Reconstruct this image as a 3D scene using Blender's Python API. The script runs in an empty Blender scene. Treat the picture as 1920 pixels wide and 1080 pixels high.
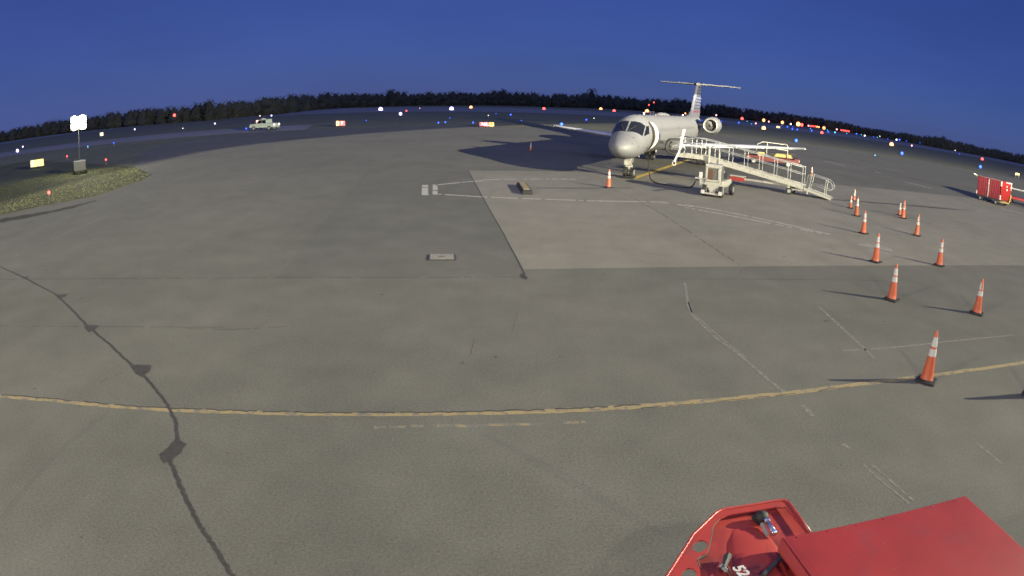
import bpy, bmesh, math, random
import numpy as np
from mathutils import Vector, Matrix
random.seed(7); rng = np.random.default_rng(7)
S = bpy.context.scene
C = S.collection
pi = math.pi
# ------------------------------------------------------------------ camera (wide-angle lens, fitted to the cones, lines and airframe)
K1, K3, PITCH, ROLL, H = 0.78397, 0.03752, 0.27594, 0.02896, 4.02363
def ray(px, py):
    u, v = (px-960)/1000, (540-py)/1000
    r = math.hypot(u, v)+1e-9; th = K1*r+K3*r**3
    x, y, z = math.sin(th)*u/r, math.cos(th), math.sin(th)*v/r
    c, s = math.cos(ROLL), math.sin(ROLL); x, z = c*x-s*z, s*x+c*z
    c, s = math.cos(PITCH), math.sin(PITCH)
    return Vector((x, c*y+s*z, -s*y+c*z))
def at(px, py, z=0.0):                       # the place on the level plane z seen at a photo position
    d = ray(px, py); t = (z-H)/d.z
    return Vector((d.x*t, d.y*t, z))
cam = bpy.data.cameras.new('camera'); co = bpy.data.objects.new('camera', cam); C.objects.link(co); S.camera = co
cam.type = 'PANO'; cam.panorama_type = 'FISHEYE_LENS_POLYNOMIAL'; cam.fisheye_fov = pi
cam.sensor_width = 36; cam.sensor_height = 20.25; cam.sensor_fit = 'HORIZONTAL'
q_ = 1.92/36
cam.fisheye_polynomial_k0 = 0; cam.fisheye_polynomial_k1 = -K1*q_; cam.fisheye_polynomial_k2 = 0
cam.fisheye_polynomial_k3 = -K3*q_**3; cam.fisheye_polynomial_k4 = 0
cam.clip_start = 0.05; cam.clip_end = 9000
cr, sr, cp, sp = math.cos(ROLL), math.sin(ROLL), math.cos(PITCH), math.sin(PITCH)
R_ = Vector((cr, sp*sr, cp*sr)); U_ = Vector((-sr, sp*cr, cp*cr)); F_ = Vector((0, cp, -sp))
co.matrix_world = Matrix(((R_.x, U_.x, -F_.x, 0), (R_.y, U_.y, -F_.y, 0), (R_.z, U_.z, -F_.z, H), (0, 0, 0, 1)))

# ------------------------------------------------------------------ materials
def nt(name):
    m = bpy.data.materials.new(name); m.use_nodes = True
    return m, m.node_tree.nodes, m.node_tree.links, m.node_tree.nodes['Principled BSDF']
def noise_fac(n, l, scale, detail=4, rough=.6, coord='obj', lo=.35, hi=.65, stretch=None):
    if coord == 'pos': c = n.new('ShaderNodeNewGeometry').outputs['Position']
    else: c = n.new('ShaderNodeTexCoord').outputs['Object']
    if stretch:
        mp = n.new('ShaderNodeMapping'); mp.inputs['Scale'].default_value = stretch; l.new(c, mp.inputs['Vector']); c = mp.outputs['Vector']
    t = n.new('ShaderNodeTexNoise'); t.inputs['Scale'].default_value = scale; t.inputs['Detail'].default_value = detail
    t.inputs['Roughness'].default_value = rough; l.new(c, t.inputs['Vector'])
    r = n.new('ShaderNodeMapRange'); r.inputs['From Min'].default_value = lo; r.inputs['From Max'].default_value = hi
    l.new(t.outputs['Fac'], r.inputs['Value']); return r.outputs['Result']
def mixc(n, l, fac, a, b, mode='MIX'):
    m = n.new('ShaderNodeMix'); m.data_type = 'RGBA'; m.blend_type = mode
    for v, s in ((fac, 0), (a, 6), (b, 7)):
        if isinstance(v, (int, float)): m.inputs[s].default_value = v
        elif isinstance(v, tuple): m.inputs[s].default_value = (*v, 1)
        else: l.new(v, m.inputs[s])
    return m.outputs[2]
def M(name, rgb, rough=.6, metal=0, var=.25, scale=6, dirt_or_reflection=None):
    m, n, l, b = nt(name)
    f = noise_fac(n, l, scale, lo=.3, hi=.7)
    dk = tuple(c*(1-var) for c in rgb)
    c = mixc(n, l, f, dk, rgb)
    if dirt_or_reflection:
        g = noise_fac(n, l, scale*.45, 6, .7, lo=.52, hi=.72); c = mixc(n, l, g, c, dirt_or_reflection)
    l.new(c, b.inputs['Base Color']); b.inputs['Roughness'].default_value = rough; b.inputs['Metallic'].default_value = metal
    return m
def glow(name, rgb, strength, sampled=False):
    m, n, l, b = nt(name)
    b.inputs['Base Color'].default_value = (*[min(1, c*.5) for c in rgb], 1)
    b.inputs['Emission Color'].default_value = (*rgb, 1); b.inputs['Emission Strength'].default_value = strength
    if not sampled: m.cycles.emission_sampling = 'NONE'
    return m
def ground_mat(name, a, b_, speck=.26, stain=.30, bump=.25, rough=.88):
    m, n, l, b = nt(name)
    big = noise_fac(n, l, .11, 6, .62, 'pos', .33, .67)
    mid = noise_fac(n, l, .9, 5, .65, 'pos', .3, .7)
    fine = noise_fac(n, l, 28, 3, .7, 'pos', .25, .75)
    grit = noise_fac(n, l, 75, 2, .8, 'pos', .3, .7)
    strk = noise_fac(n, l, .35, 5, .6, 'pos', .5, .78, (1, .22, 1))
    c = mixc(n, l, big, a, b_)
    c = mixc(n, l, mid, tuple(.86 for _ in a), (1.1, 1.1, 1.1), 'MULTIPLY') if False else c
    def mul(c, f, lo, hi):
        r = n.new('ShaderNodeMapRange'); r.inputs['To Min'].default_value = lo; r.inputs['To Max'].default_value = hi; l.new(f, r.inputs['Value'])
        mm = n.new('ShaderNodeVectorMath'); mm.operation = 'SCALE'; l.new(c, mm.inputs[0]); l.new(r.outputs['Result'], mm.inputs['Scale']); return mm.outputs[0]
    c = mul(c, mid, 1-stain*.35, 1+stain*.3)
    c = mul(c, strk, 1, 1-stain*.55)
    c = mul(c, fine, 1-speck, 1+speck)
    c = mul(c, grit, 1-speck, 1+speck)
    spots = noise_fac(n, l, 3.1, 3, .5, 'pos', .72, .76); c = mul(c, spots, 1, .55)
    l.new(c, b.inputs['Base Color']); b.inputs['Roughness'].default_value = rough; b.inputs['Specular IOR Level'].default_value = .25
    bp = n.new('ShaderNodeBump'); bp.inputs['Strength'].default_value = bump; bp.inputs['Distance'].default_value = .01
    l.new(fine, bp.inputs['Height']); l.new(bp.outputs['Normal'], b.inputs['Normal'])
    return m
def worn_paint(name, rgb, under, keep=.5, scale=7):
    m, n, l, b = nt(name)
    f = noise_fac(n, l, scale, 6, .75, 'pos', keep-.06, keep+.06)
    f2 = noise_fac(n, l, 30, 3, .7, 'pos', .2, .8)
    c = mixc(n, l, f, under, rgb); c = mixc(n, l, f2, mixc(n, l, .25, c, under), c)
    l.new(c, b.inputs['Base Color']); b.inputs['Roughness'].default_value = .85
    return m
ASPH = ((.110, .109, .091), (.138, .135, .113))
m_apron = ground_mat('asphalt', *ASPH)
m_patch = ground_mat('asphalt_patch', (.104, .103, .088), (.128, .126, .108))
m_conc = ground_mat('concrete', (.176, .168, .136), (.212, .200, .164), speck=.18, stain=.3)
m_grass = ground_mat('grass_soil', (.066, .072, .036), (.092, .096, .046), speck=.25, stain=.8, bump=.5)
m_far = ground_mat('field_grass', (.115, .120, .070), (.155, .155, .095), speck=.3, stain=.6)
m_taxi = ground_mat('taxiway_asphalt', (.20, .195, .19), (.24, .23, .22))
m_yel = worn_paint('yellow_paint', (.30, .235, .105), (.13, .125, .11), .45, 6)
m_yelf = worn_paint('faded_yellow_paint', (.27, .22, .11), (.13, .125, .11), .53, 4)
m_yeln = worn_paint('fresh_yellow_paint', (.55, .38, .06), (.3, .22, .08), .38)
m_wht = worn_paint('faded_white_paint', (.40, .39, .35), (.19, .182, .152), .44, 6)
m_ghost = worn_paint('ghost_paint', (.225, .22, .19), (.127, .125, .105), .53, 11)
m_whtn = worn_paint('white_paint', (.5, .5, .47), (.3, .3, .28), .35)
m_tar = M('tar_seal', (.052, .048, .040), .75, var=.4, scale=9)
m_crack = M('crack', (.05, .048, .042), .9, var=.5, scale=4)
m_streak = ground_mat('worn_streak', (.100, .099, .084), (.132, .129, .109))
m_hair = M('hairline_crack', (.088, .085, .072), .9, var=.4)
m_soil = ground_mat('soil', (.035, .034, .026), (.055, .052, .040))
m_damp = M('damp_stain', (.116, .113, .095), .8, var=.22, scale=5)
m_cap = M('hatch_concrete', (.24, .23, .195), .85, var=.3, scale=12)
m_orange = M('cone_orange', (.50, .105, .045), .5, var=.18, scale=7)
m_orange2 = M('cone_orange_faded', (.50, .14, .065), .6, var=.3, scale=9, dirt_or_reflection=(.35, .12, .06))
m_dull = M('cone_dull_orange', (.36, .10, .035), .6, var=.3, scale=9)
m_refl = M('reflective_white', (.50, .49, .47), .45, var=.15, scale=18)
m_rub = M('black_rubber', (.018, .018, .018), .7, scale=14)
m_silver = M('airframe_paint', (.140, .143, .152), .55, .05, var=.14, scale=1.6)
m_bare = M('bare_metal', (.20, .20, .20), .35, .6, var=.1)
m_wing = M('wing_paint', (.52, .53, .56), .45, .2, var=.12, scale=2)
m_fin = M('fin_paint', (.062, .065, .08), .5, var=.15, scale=2)
m_tailp = M('tailplane_paint', (.19, .19, .20), .5, var=.15, scale=2)
m_glass = M('cockpit_glass', (.008, .009, .013), .12, var=.1); m_glass.node_tree.nodes['Principled BSDF'].inputs['Specular IOR Level'].default_value = .28
m_cabwin = M('cabin_window_glass', (.045, .045, .05), .35)
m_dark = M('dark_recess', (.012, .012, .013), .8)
m_white = M('white_enamel', (.38, .37, .33), .5, var=.22, scale=9, dirt_or_reflection=(.15, .13, .10))
m_galv = M('galvanised_rail', (.33, .34, .34), .5, .3, var=.25, scale=18)
m_red = M('red_enamel', (.25, .018, .018), .42, var=.22, scale=3)
m_dred = M('dull_red_enamel', (.11, .012, .012), .5, var=.3, scale=3)
m_redp = M('red_curtain', (.20, .020, .030), .7, var=.4, scale=5)
m_yelm = M('yellow_enamel', (.36, .27, .08), .5, var=.25)
m_brown = M('brown_seat', (.10, .045, .02), .7)
m_fblue = M('fin_blue', (.022, .026, .055), .4)
m_fred = M('fin_red', (.09, .02, .035), .4)
m_chrome = M('chrome', (.75, .75, .75), .18, 1, var=.1)
m_grey = M('grey_paint', (.085, .088, .09), .6)
m_steel = M('dark_steel', (.07, .07, .07), .5, .4)
m_truck = M('truck_paint', (.36, .42, .36), .4, var=.12)
m_wood = M('yellow_board', (.28, .22, .12), .8, var=.3, scale=8)
m_leaf = M('tree_leaves', (.06, .066, .052), .95, var=.5, scale=.2)  # leaf tone lifted to stand in for distance haze
m_bark = M('bark', (.03, .025, .02), .95)

# ------------------------------------------------------------------ mesh helpers
class MB:
    def __init__(s): s.v = []; s.f = []
    def add(s, vs, fs):
        k = len(s.v); s.v += [tuple(v) for v in vs]; s.f += [tuple(i+k for i in f) for f in fs]; return s
    def box(s, c, d, R=None, taper=1.0):
        c = Vector(c); hx, hy, hz = d[0]/2, d[1]/2, d[2]/2; vs = []
        for z in (-1, 1):
            t = taper if z > 0 else 1
            for x, y in ((-1, -1), (1, -1), (1, 1), (-1, 1)):
                p = Vector((x*hx*t, y*hy*t, z*hz)); vs.append(c+(R @ p if R else p))
        return s.add(vs, [(3, 2, 1, 0), (4, 5, 6, 7), (0, 1, 5, 4), (1, 2, 6, 5), (2, 3, 7, 6), (3, 0, 4, 7)])
    def tube(s, p, q, r, n=8, r2=None):
        p, q = Vector(p), Vector(q); d = (q-p).normalized(); a = d.orthogonal().normalized(); b = d.cross(a); r2 = r if r2 is None else r2
        vs = []
        for c, rr in ((p, r), (q, r2)):
            for i in range(n):
                t = 2*pi*i/n; vs.append(c+rr*(math.cos(t)*a+math.sin(t)*b))
        fs = [(i, (i+1) % n, n+(i+1) % n, n+i) for i in range(n)]+[tuple(range(n-1, -1, -1)), tuple(range(n, 2*n))]
        return s.add(vs, fs)
    def path(s, pts, r, n=6):
        pts = [Vector(p) for p in pts]; k = len(pts); vs = []; fs = []; a = None
        for i, p in enumerate(pts):
            d = (pts[min(i+1, k-1)]-pts[max(i-1, 0)]).normalized()
            a = d.orthogonal().normalized() if a is None else (a-d*a.dot(d)).normalized(); b = d.cross(a)
            for j in range(n):
                t = 2*pi*j/n; vs.append(p+r*(math.cos(t)*a+math.sin(t)*b))
        for i in range(k-1):
            for j in range(n): fs.append((i*n+j, i*n+(j+1) % n, (i+1)*n+(j+1) % n, (i+1)*n+j))
        fs += [tuple(range(n-1, -1, -1)), tuple(range((k-1)*n, k*n))]
        return s.add(vs, fs)
    def lathe(s, prof, o=(0, 0, 0), axis='z', n=24, cap=True):
        o = Vector(o); vs = []; fs = []
        for h, r in prof:
            for i in range(n):
                t = 2*pi*i/n; c, q = r*math.cos(t), r*math.sin(t)
                vs.append(o+(Vector((c, q, h)) if axis == 'z' else Vector((h, c, q)) if axis == 'x' else Vector((q, h, c))))
        for k in range(len(prof)-1):
            for i in range(n): fs.append((k*n+i, k*n+(i+1) % n, (k+1)*n+(i+1) % n, (k+1)*n+i))
        if cap: fs += [tuple(range(n-1, -1, -1)), tuple(range((len(prof)-1)*n, len(prof)*n))]
        return s.add(vs, fs)
    def loft(s, rings, cap=True):
        n = len(rings[0]); vs = [p for r in rings for p in r]; fs = []
        for k in range(len(rings)-1):
            for i in range(n): fs.append((k*n+i, k*n+(i+1) % n, (k+1)*n+(i+1) % n, (k+1)*n+i))
        if cap: fs += [tuple(range(n-1, -1, -1)), tuple(range((len(rings)-1)*n, len(rings)*n))]
        return s.add(vs, fs)
    def prism(s, poly, lo, hi, f=lambda a, b, h: (a, b, h)):   # polygon in a plane, extruded
        n = len(poly); vs = [f(a, b, lo) for a, b in poly]+[f(a, b, hi) for a, b in poly]
        return s.add(vs, [tuple(range(n-1, -1, -1)), tuple(range(n, 2*n))]+[(i, (i+1) % n, n+(i+1) % n, n+i) for i in range(n)])
    def sheet(s, pts, z):
        z = z*.3 if 0 < z < .03 else z
        return s.add([(p[0], p[1], z) for p in pts], [tuple(range(len(pts)))])
    def build(s, name, mat, parent=None, smooth=False, bevel=0, autosm=None):
        me = bpy.data.meshes.new(name); me.from_pydata(s.v, [], s.f); me.validate()
        bm = bmesh.new(); bm.from_mesh(me); bmesh.ops.recalc_face_normals(bm, faces=bm.faces); bm.to_mesh(me); bm.free()
        for m in (mat if isinstance(mat, (list, tuple)) else [mat]): me.materials.append(m)
        if smooth:
            me.polygons.foreach_set('use_smooth', [True]*len(me.polygons))
            if autosm: me.set_sharp_from_angle(angle=math.radians(autosm))
        o = bpy.data.objects.new(name, me); C.objects.link(o)
        if parent: o.parent = parent
        if bevel:
            b = o.modifiers.new('bevel', 'BEVEL'); b.width = bevel; b.segments = 2; b.limit_method = 'ANGLE'
        return o
def tag(o, label=None, cat=None, group=None, kind=None):
    if label: o['label'] = label
    if cat: o['category'] = cat
    if group: o['group'] = group
    if kind: o['kind'] = kind
    return o
def thing(name, label, cat, loc=(0, 0, 0), rz=0, group=None):
    o = bpy.data.objects.new(name, None); C.objects.link(o); o.location = loc; o.rotation_euler = (0, 0, rz); o.empty_display_size = .3
    return tag(o, label, cat, group)
def copy_tree(o, parent=None):
    c = o.copy(); C.objects.link(c); c.parent = parent
    for ch in [x for x in C.objects if x.parent == o]: copy_tree(ch, c)
    return c
def struct(o): return tag(o, kind='structure')
def ribbon(pts, w, z, jit=0.0, sub=1, gaps=0.0):
    """a strip along a ground polyline; w a width or list of widths"""
    P = [Vector((p[0], p[1])) for p in pts]; W = w if isinstance(w, (list, tuple)) else [w]*len(P)
    Q = []; 
    for i in range(len(P)-1):
        for k in range(sub):
            t = k/sub; Q.append((P[i].lerp(P[i+1], t), W[i]*(1-t)+W[i+1]*t))
    Q.append((P[-1], W[-1])); L = []; Rr = []
    for i, (p, ww) in enumerate(Q):
        d = (Q[min(i+1, len(Q)-1)][0]-Q[max(i-1, 0)][0]); d.normalize(); nn = Vector((-d.y, d.x))
        off = random.uniform(-jit, jit); a = ww/2*(1+random.uniform(-jit, jit)*6 if jit else 1)
        L.append(p+nn*(a+off)); Rr.append(p-nn*(a-off))
    z = z*.3
    m = MB(); vs = [(p.x, p.y, z) for p in L]+[(p.x, p.y, z) for p in Rr]; n = len(L)
    fs = [(i, i+1, n+i+1, n+i) for i in range(n-1) if random.random() >= gaps]
    m.add(vs, fs); return m

# ------------------------------------------------------------------ the ground
FLD = MB(); FLD.sheet([(-4000, -400), (4000, -400), (4000, 6000), (-4000, 6000)], -.03)
struct(FLD.build('field', m_far))
def G(*pts): return [at(x, y) for x, y in pts]
apron_poly = [Vector((60, -25, 0)), Vector((-30, -25, 0)), Vector((-26, 15, 0))]+G((0, 405), (180, 368), (262, 340), (285, 327), (250, 313), (262, 290), (300, 272), (420, 255), (500, 247))+[
    Vector((-20, 98, 0)), Vector((6, 106, 0)), Vector((24, 112, 0)), Vector((46, 124, 0)), Vector((74, 112, 0)), Vector((100, 112, 0)), Vector((150, 116, 0)), Vector((150, -25, 0))]
struct(MB().sheet(apron_poly, 0).build('apron', m_apron))
a_, b_ = at(982, 505), at(878, 320)
dpad = Vector((math.cos(.185), math.sin(.185), 0)); npad = Vector((-dpad.y, dpad.x, 0))
pad = [a_, a_+dpad*60, a_+dpad*60+npad*30, b_+dpad*6]
struct(MB().sheet([a_, a_+dpad*46, b_+dpad*46, b_], .004).build('concrete_pad', m_conc))
struct(MB().sheet(G((690, 319), (877, 321), (981, 516), (520, 520)), .004).build('asphalt_patch', m_patch))
struct(MB().sheet([at(0, 402)+Vector((-16, -20, 0)), at(0, 402), at(180, 366), at(262, 338), at(285, 326), at(250, 312), at(250, 312)+Vector((-30, 20, 0)), Vector((-90, 40, 0))], -.015).build('grass_verge', m_grass))
# runway and taxiway strips across the field
def strip(name, p, q, w, mat, z):
    p, q = Vector(p), Vector(q); d = (q-p).normalized(); n = Vector((-d.y, d.x))
    return struct(MB().sheet([p, q, q+n*w, p+n*w], z).build(name, mat))
strip('runway', (-420, 98), (1100, 640), 150, m_taxi, -.022)
strip('taxiway', (-260, 40), (-31, 96), 22, m_taxi, -.022)
ribbon([at(1789, 291), at(1898, 312)], .5, -.012).build('taxiway_edge_line', m_whtn)['kind'] = 'structure'

# painted lines, joints and cracks
yel_px = [(0, 743), (90, 750), (200, 761), (320, 769), (400, 772), (500, 775), (600, 777), (700, 777), (800, 777), (900, 775), (1000, 772), (1100, 768), (1200, 762), (1300, 754.5), (1400, 745), (1500, 735), (1600, 722), (1700, 710), (1800, 697), (1919, 680)]
yg = G(*yel_px); yw = [.11]*6+[.10]*4+[.135]*10
e0 = yg[0]+(yg[0]-yg[1])*6; e1 = yg[-1]+(yg[-1]-yg[-2])*5
struct(ribbon([e0]+yg+[e1], [.1]+yw+[.11], .010, jit=.012, sub=6).build('yellow_apron_line', m_yel))
struct(ribbon([p+Vector((0, .055, 0)) for p in yg[:13]], .034, .014, jit=.020, sub=10, gaps=.08).build('line_crack', m_crack))
struct(ribbon([p+Vector((0, -.045, 0)) for p in yg[12:17]], .018, .014, jit=.015, sub=10, gaps=.3).build('line_crack', m_crack))
for k, pp in enumerate([[(700, 801), (760, 800)], [(770, 799), (1015, 795)], [(1055, 793), (1098, 791)]]):
    struct(ribbon(G(*pp), .07, .006, jit=.012, sub=10, gaps=.1).build('faded_line', m_yelf))
struct(ribbon(G((0, 524), (300, 522), (500, 521), (800, 520), (986, 519.5)), .028, .009, jit=.01, sub=24, gaps=.1).build('pavement_joint', m_crack))
struct(ribbon(G((1275, 523), (1400, 523.5), (1655, 526)), .026, .008, jit=.01, sub=20, gaps=.12).build('pavement_joint', m_crack))
struct(ribbon(G((878, 320), (905, 370), (945, 440), (987, 521)), [.045, .04, .035, .035], .010, jit=.008, sub=18).build('pavement_joint', m_crack))
struct(MB().sheet(G((978, 512), (990, 521), (986, 525), (974, 519)), .013).build('tar_spot', m_tar))
struct(ribbon(G((0, 611), (120, 612), (260, 613), (420, 613.5)), .022, .006, jit=.008, sub=14, gaps=.2).build('pavement_joint', m_crack))
struct(ribbon(G((350, 616), (430, 618), (480, 615.5), (553, 611.5)), .018, .007, jit=.008, sub=10, gaps=.1).build('pavement_crack', m_crack))
struct(ribbon(G((1188, 352.5), (1100, 353), (1005, 352.5)), .20, .014, jit=.01, sub=8).build('tar_line', m_tar))
struct(ribbon(G((1560, 374), (1625, 379), (1690, 384), (1760, 390), (1830, 396)), [.3, .42, .38, .44, .1], .014, jit=.03, sub=10).build('tar_line', m_tar))
struct(ribbon(G((1150, 355), (1180, 368), (1240, 400), (1300, 440), (1345, 470), (1400, 505)), .035, .009, jit=.03, sub=18, gaps=.3).build('pavement_crack', m_crack))
struct(ribbon(G((880, 668), (886, 650), (890, 635)), .014, .006, jit=.01, sub=8, gaps=.15).build('pavement_crack', m_hair))
struct(ribbon(G((960, 625), (966, 600), (970, 585)), .014, .006, jit=.01, sub=8, gaps=.3).build('pavement_crack', m_hair))
struct(ribbon(G((180, 720), (225, 700), (268, 690)), .012, .006, jit=.012, sub=8, gaps=.3).build('pavement_crack', m_crack))
# the sealed crack snaking down the left
cr_px = [(-20, 492, .10), (0, 500, .10), (45, 520, .12), (105, 552, .12), (135, 580, .13), (165, 612, .14), (205, 645, .13), (245, 682, .12), (280, 715, .12), (312, 755, .12), (330, 790, .13), (334, 826, .13), (318, 860, .13), (345, 925, .14), (375, 985, .12), (405, 1030, .12), (436, 1079, .11), (460, 1120, .1)]
struct(ribbon([at(a, b) for a, b, c in cr_px], [c*.36 for a, b, c in cr_px], .016, jit=.012, sub=12).build('tar_crack', m_tar))
def blot(px, z=.019):
    n = len(px); out = []
    g = [at(*p) for p in px]
    for i in range(n):
        for k in range(4):
            p = g[i].lerp(g[(i+1) % n], k/4)
            if k: p = p+Vector((random.uniform(-.012, .012), random.uniform(-.012, .012), 0))
            out.append(p)
    return MB().sheet(out, z)
for px in ([(245, 684), (262, 684), (284, 685), (280, 697), (266, 707), (254, 700)], [(158, 612), (170, 609), (186, 611), (178, 618), (166, 624)],
           [(103, 553), (128, 551), (122, 557), (110, 560)], [(38, 520), (56, 518), (50, 524)],
           [(331, 822), (350, 833), (338, 850), (324, 862), (308, 869), (300, 852), (316, 840)]):
    struct(blot(px).build('tar_blot', m_tar))
struct(ribbon(G((905, 812), (1000, 862), (1100, 918), (1180, 965), (1250, 1005)), [.05, .13, .15, .14, .04], .003, jit=.008, sub=8).build('damp_streak', m_patch))
struct(ribbon(G((0, 975), (60, 900), (140, 820), (200, 775)), .10, .003, jit=.02, sub=8).build('damp_streak', m_patch))
for a, b, w in (((1290, 610), (1600, 600), .07),):
    struct(ribbon([at(*a).lerp(at(*b), k/5)+Vector((random.uniform(-.06, .06), random.uniform(-.06, .06), 0)) for k in range(6)], [.02]+[w]*4+[.02], .0062, jit=.015, sub=6).build('tyre_streak', m_streak))
for k in range(16):     # hairline cracks
    x, y = random.uniform(-14, 16), random.uniform(11, 30); a = random.uniform(-.5, .5)+(pi/2 if random.random() < .4 else 0); pts_ = [Vector((x, y, 0))]
    for j in range(random.randint(4, 9)):
        a += random.uniform(-.5, .5); st_ = random.uniform(.12, .3); pts_.append(pts_[-1]+Vector((math.cos(a)*st_, math.sin(a)*st_, 0)))
    struct(ribbon(pts_, .009+.0006*y, .0065, jit=.004, sub=2, gaps=.15).build('pavement_crack', m_hair))
for k in range(34):     # oil drips
    x, y = random.uniform(-10, 18), random.uniform(5, 34); R0 = random.uniform(.02, .09)
    struct(MB().sheet([(x+R0*random.uniform(.6, 1.1)*math.cos(t_), y+R0*random.uniform(.6, 1.1)*math.sin(t_)) for t_ in [2*pi*j/11 for j in range(11)]], .0068+k*.00002).build('oil_spot', m_damp))
struct(ribbon(G((-60, 428), (0, 414), (60, 404), (120, 392), (180, 376)), [1.6, 1.5, 1.3, .9, .2], .012, jit=.06, sub=8).build('soil_edge', m_soil))
# faded white stand markings
def faint(px, w, g=.1, m=m_wht): return struct(ribbon(G(*px), w, .008, jit=.003 if m is m_ghost else .012, sub=14, gaps=g).build('stand_marking', m))
faint([(797, 347), (797, 366)], .28, .05); faint([(816, 346), (816, 365)], .22, .05)
faint([(816, 347), (870, 341.5), (905, 339)], .22, .1); faint([(905, 337.5), (1000, 335.5), (1080, 336)], .22, .2)
faint([(822, 364), (900, 369), (1000, 373), (1100, 376.5)], .20, .15); faint([(1095, 376.5), (1240, 379), (1300, 388)], .20, .1)
faint([(1285, 384), (1340, 393), (1430, 411), (1558, 440)], .15, .06); faint([(1285, 389), (1340, 399), (1430, 416), (1540, 438)], .15, .1)
faint([(1610, 458), (1640, 463), (1674, 470)], .13, .1); faint([(1622, 457), (1650, 462), (1672, 467)], .10, .2); faint([(1625, 466), (1655, 474), (1670, 478)], .06, .3)
faint([(1284, 530), (1290, 570), (1297, 590), (1345, 635), (1390, 668), (1440, 712), (1475, 738)], 0.0675, .04, m_ghost)
faint([(1291, 566), (1298, 586), (1350, 632), (1400, 672)], 0.0405, .04, m_ghost)
faint([(1505, 760), (1525, 780)], 0.081, .04, m_ghost); faint([(1580, 832), (1595, 842)], 0.0675, .04, m_ghost)
faint([(1620, 872), (1650, 900), (1705, 945)], 0.0378, .04, m_ghost); faint([(1636, 872), (1660, 893), (1712, 938)], 0.0378, .04, m_ghost)
faint([(1580, 658), (1655, 653), (1700, 649), (1780, 640), (1900, 628)], 0.0675, .04, m_ghost)
faint([(1535, 575), (1640, 672)], 0.0675, .04, m_ghost); faint([(1830, 830), (1880, 870)], 0.0405, .04, m_ghost)
faint([(1880, 490), (1919, 492)], 0.135, .04, m_ghost)
faint([(118, 440), (165, 420), (205, 402)], .05, .2, m_yelf); faint([(20, 485), (80, 455), (118, 440)], .05, .6, m_yelf)
for a, b in (((1545, 302), (1585, 311)), ((1697, 341), (1748, 353)), ((1878, 391), (1925, 403)), ((1640, 322), (1652, 325))):
    struct(ribbon(G(a, b), .20, .008, jit=.01, sub=6).build('white_guide_line', m_whtn))
# lead-in line under the aircraft
struct(ribbon([at(1188, 334.5), at(1262, 309.5)], .34, .012).build('lead_in_line', m_yeln))
lead = (at(1262, 309.5)-at(1188, 334.5)).normalized()
struct(ribbon([at(1262, 309.5), at(1262, 309.5)+lead*14], .34, .012).build('lead_in_line', m_yeln))
# hatch let into the asphalt
hg = G((806, 478.5), (850, 478.5), (852, 488), (806, 488)); hc_ = sum(hg, Vector())/4
hx = (hg[1]-hg[0]+hg[2]-hg[3]); hr = math.atan2(hx.y, hx.x)
t = thing('utility_hatch', 'pale rectangular concrete hatch flush in the dark asphalt', 'hatch', hc_, hr)
MB().box((0, 0, .012), (.70, .64, .024)).build('frame', m_steel, t)
MB().box((0, 0, .018), (.62, .54, .036)).build('cover', m_cap, t)
MB().box((0, 0, .038), (.16, .05, .006)).build('lifting_slot', m_dark, t)

# lit grass blades on the verge
def grass_blades():
    vs = []; fs = []
    A, B, Cc = at(0, 404), at(276, 338), at(0, 372)
    e = at(250, 313); poly = [(at(0, 402)+Vector((-3, -3, 0))), at(180, 366.5), at(262, 338.5), at(283, 327), e, e+Vector((-8, 2, 0)), at(0, 372)+Vector((-8, 0, 0))]
    def inside(x, y):
        c = False; n = len(poly)
        for i in range(n):
            p, q = poly[i], poly[i-1]
            if (p.y > y) != (q.y > y) and x < (q.x-p.x)*(y-p.y)/(q.y-p.y)+p.x: c = not c
        return c
    k = 0
    while k < 9000:
        x, y = random.uniform(-38, -20), random.uniform(20, 48)
        if not inside(x, y): continue
        h = random.uniform(.01, .03); a = random.uniform(0, pi); w = random.uniform(.03, .08); dx, dy = math.cos(a)*w, math.sin(a)*w
        n = len(vs); vs += [(x-dx, y-dy, -.02), (x+dx, y+dy, -.02), (x+random.uniform(-.05, .05), y+random.uniform(-.05, .05), h)]; fs.append((n, n+1, n+2)); k += 1
    m = MB(); m.v = vs; m.f = fs
    tag(m.build('grass', M('grass_blades', (.074, .079, .037), .95, var=.1, scale=.7)), kind='stuff')
grass_blades()

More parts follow.
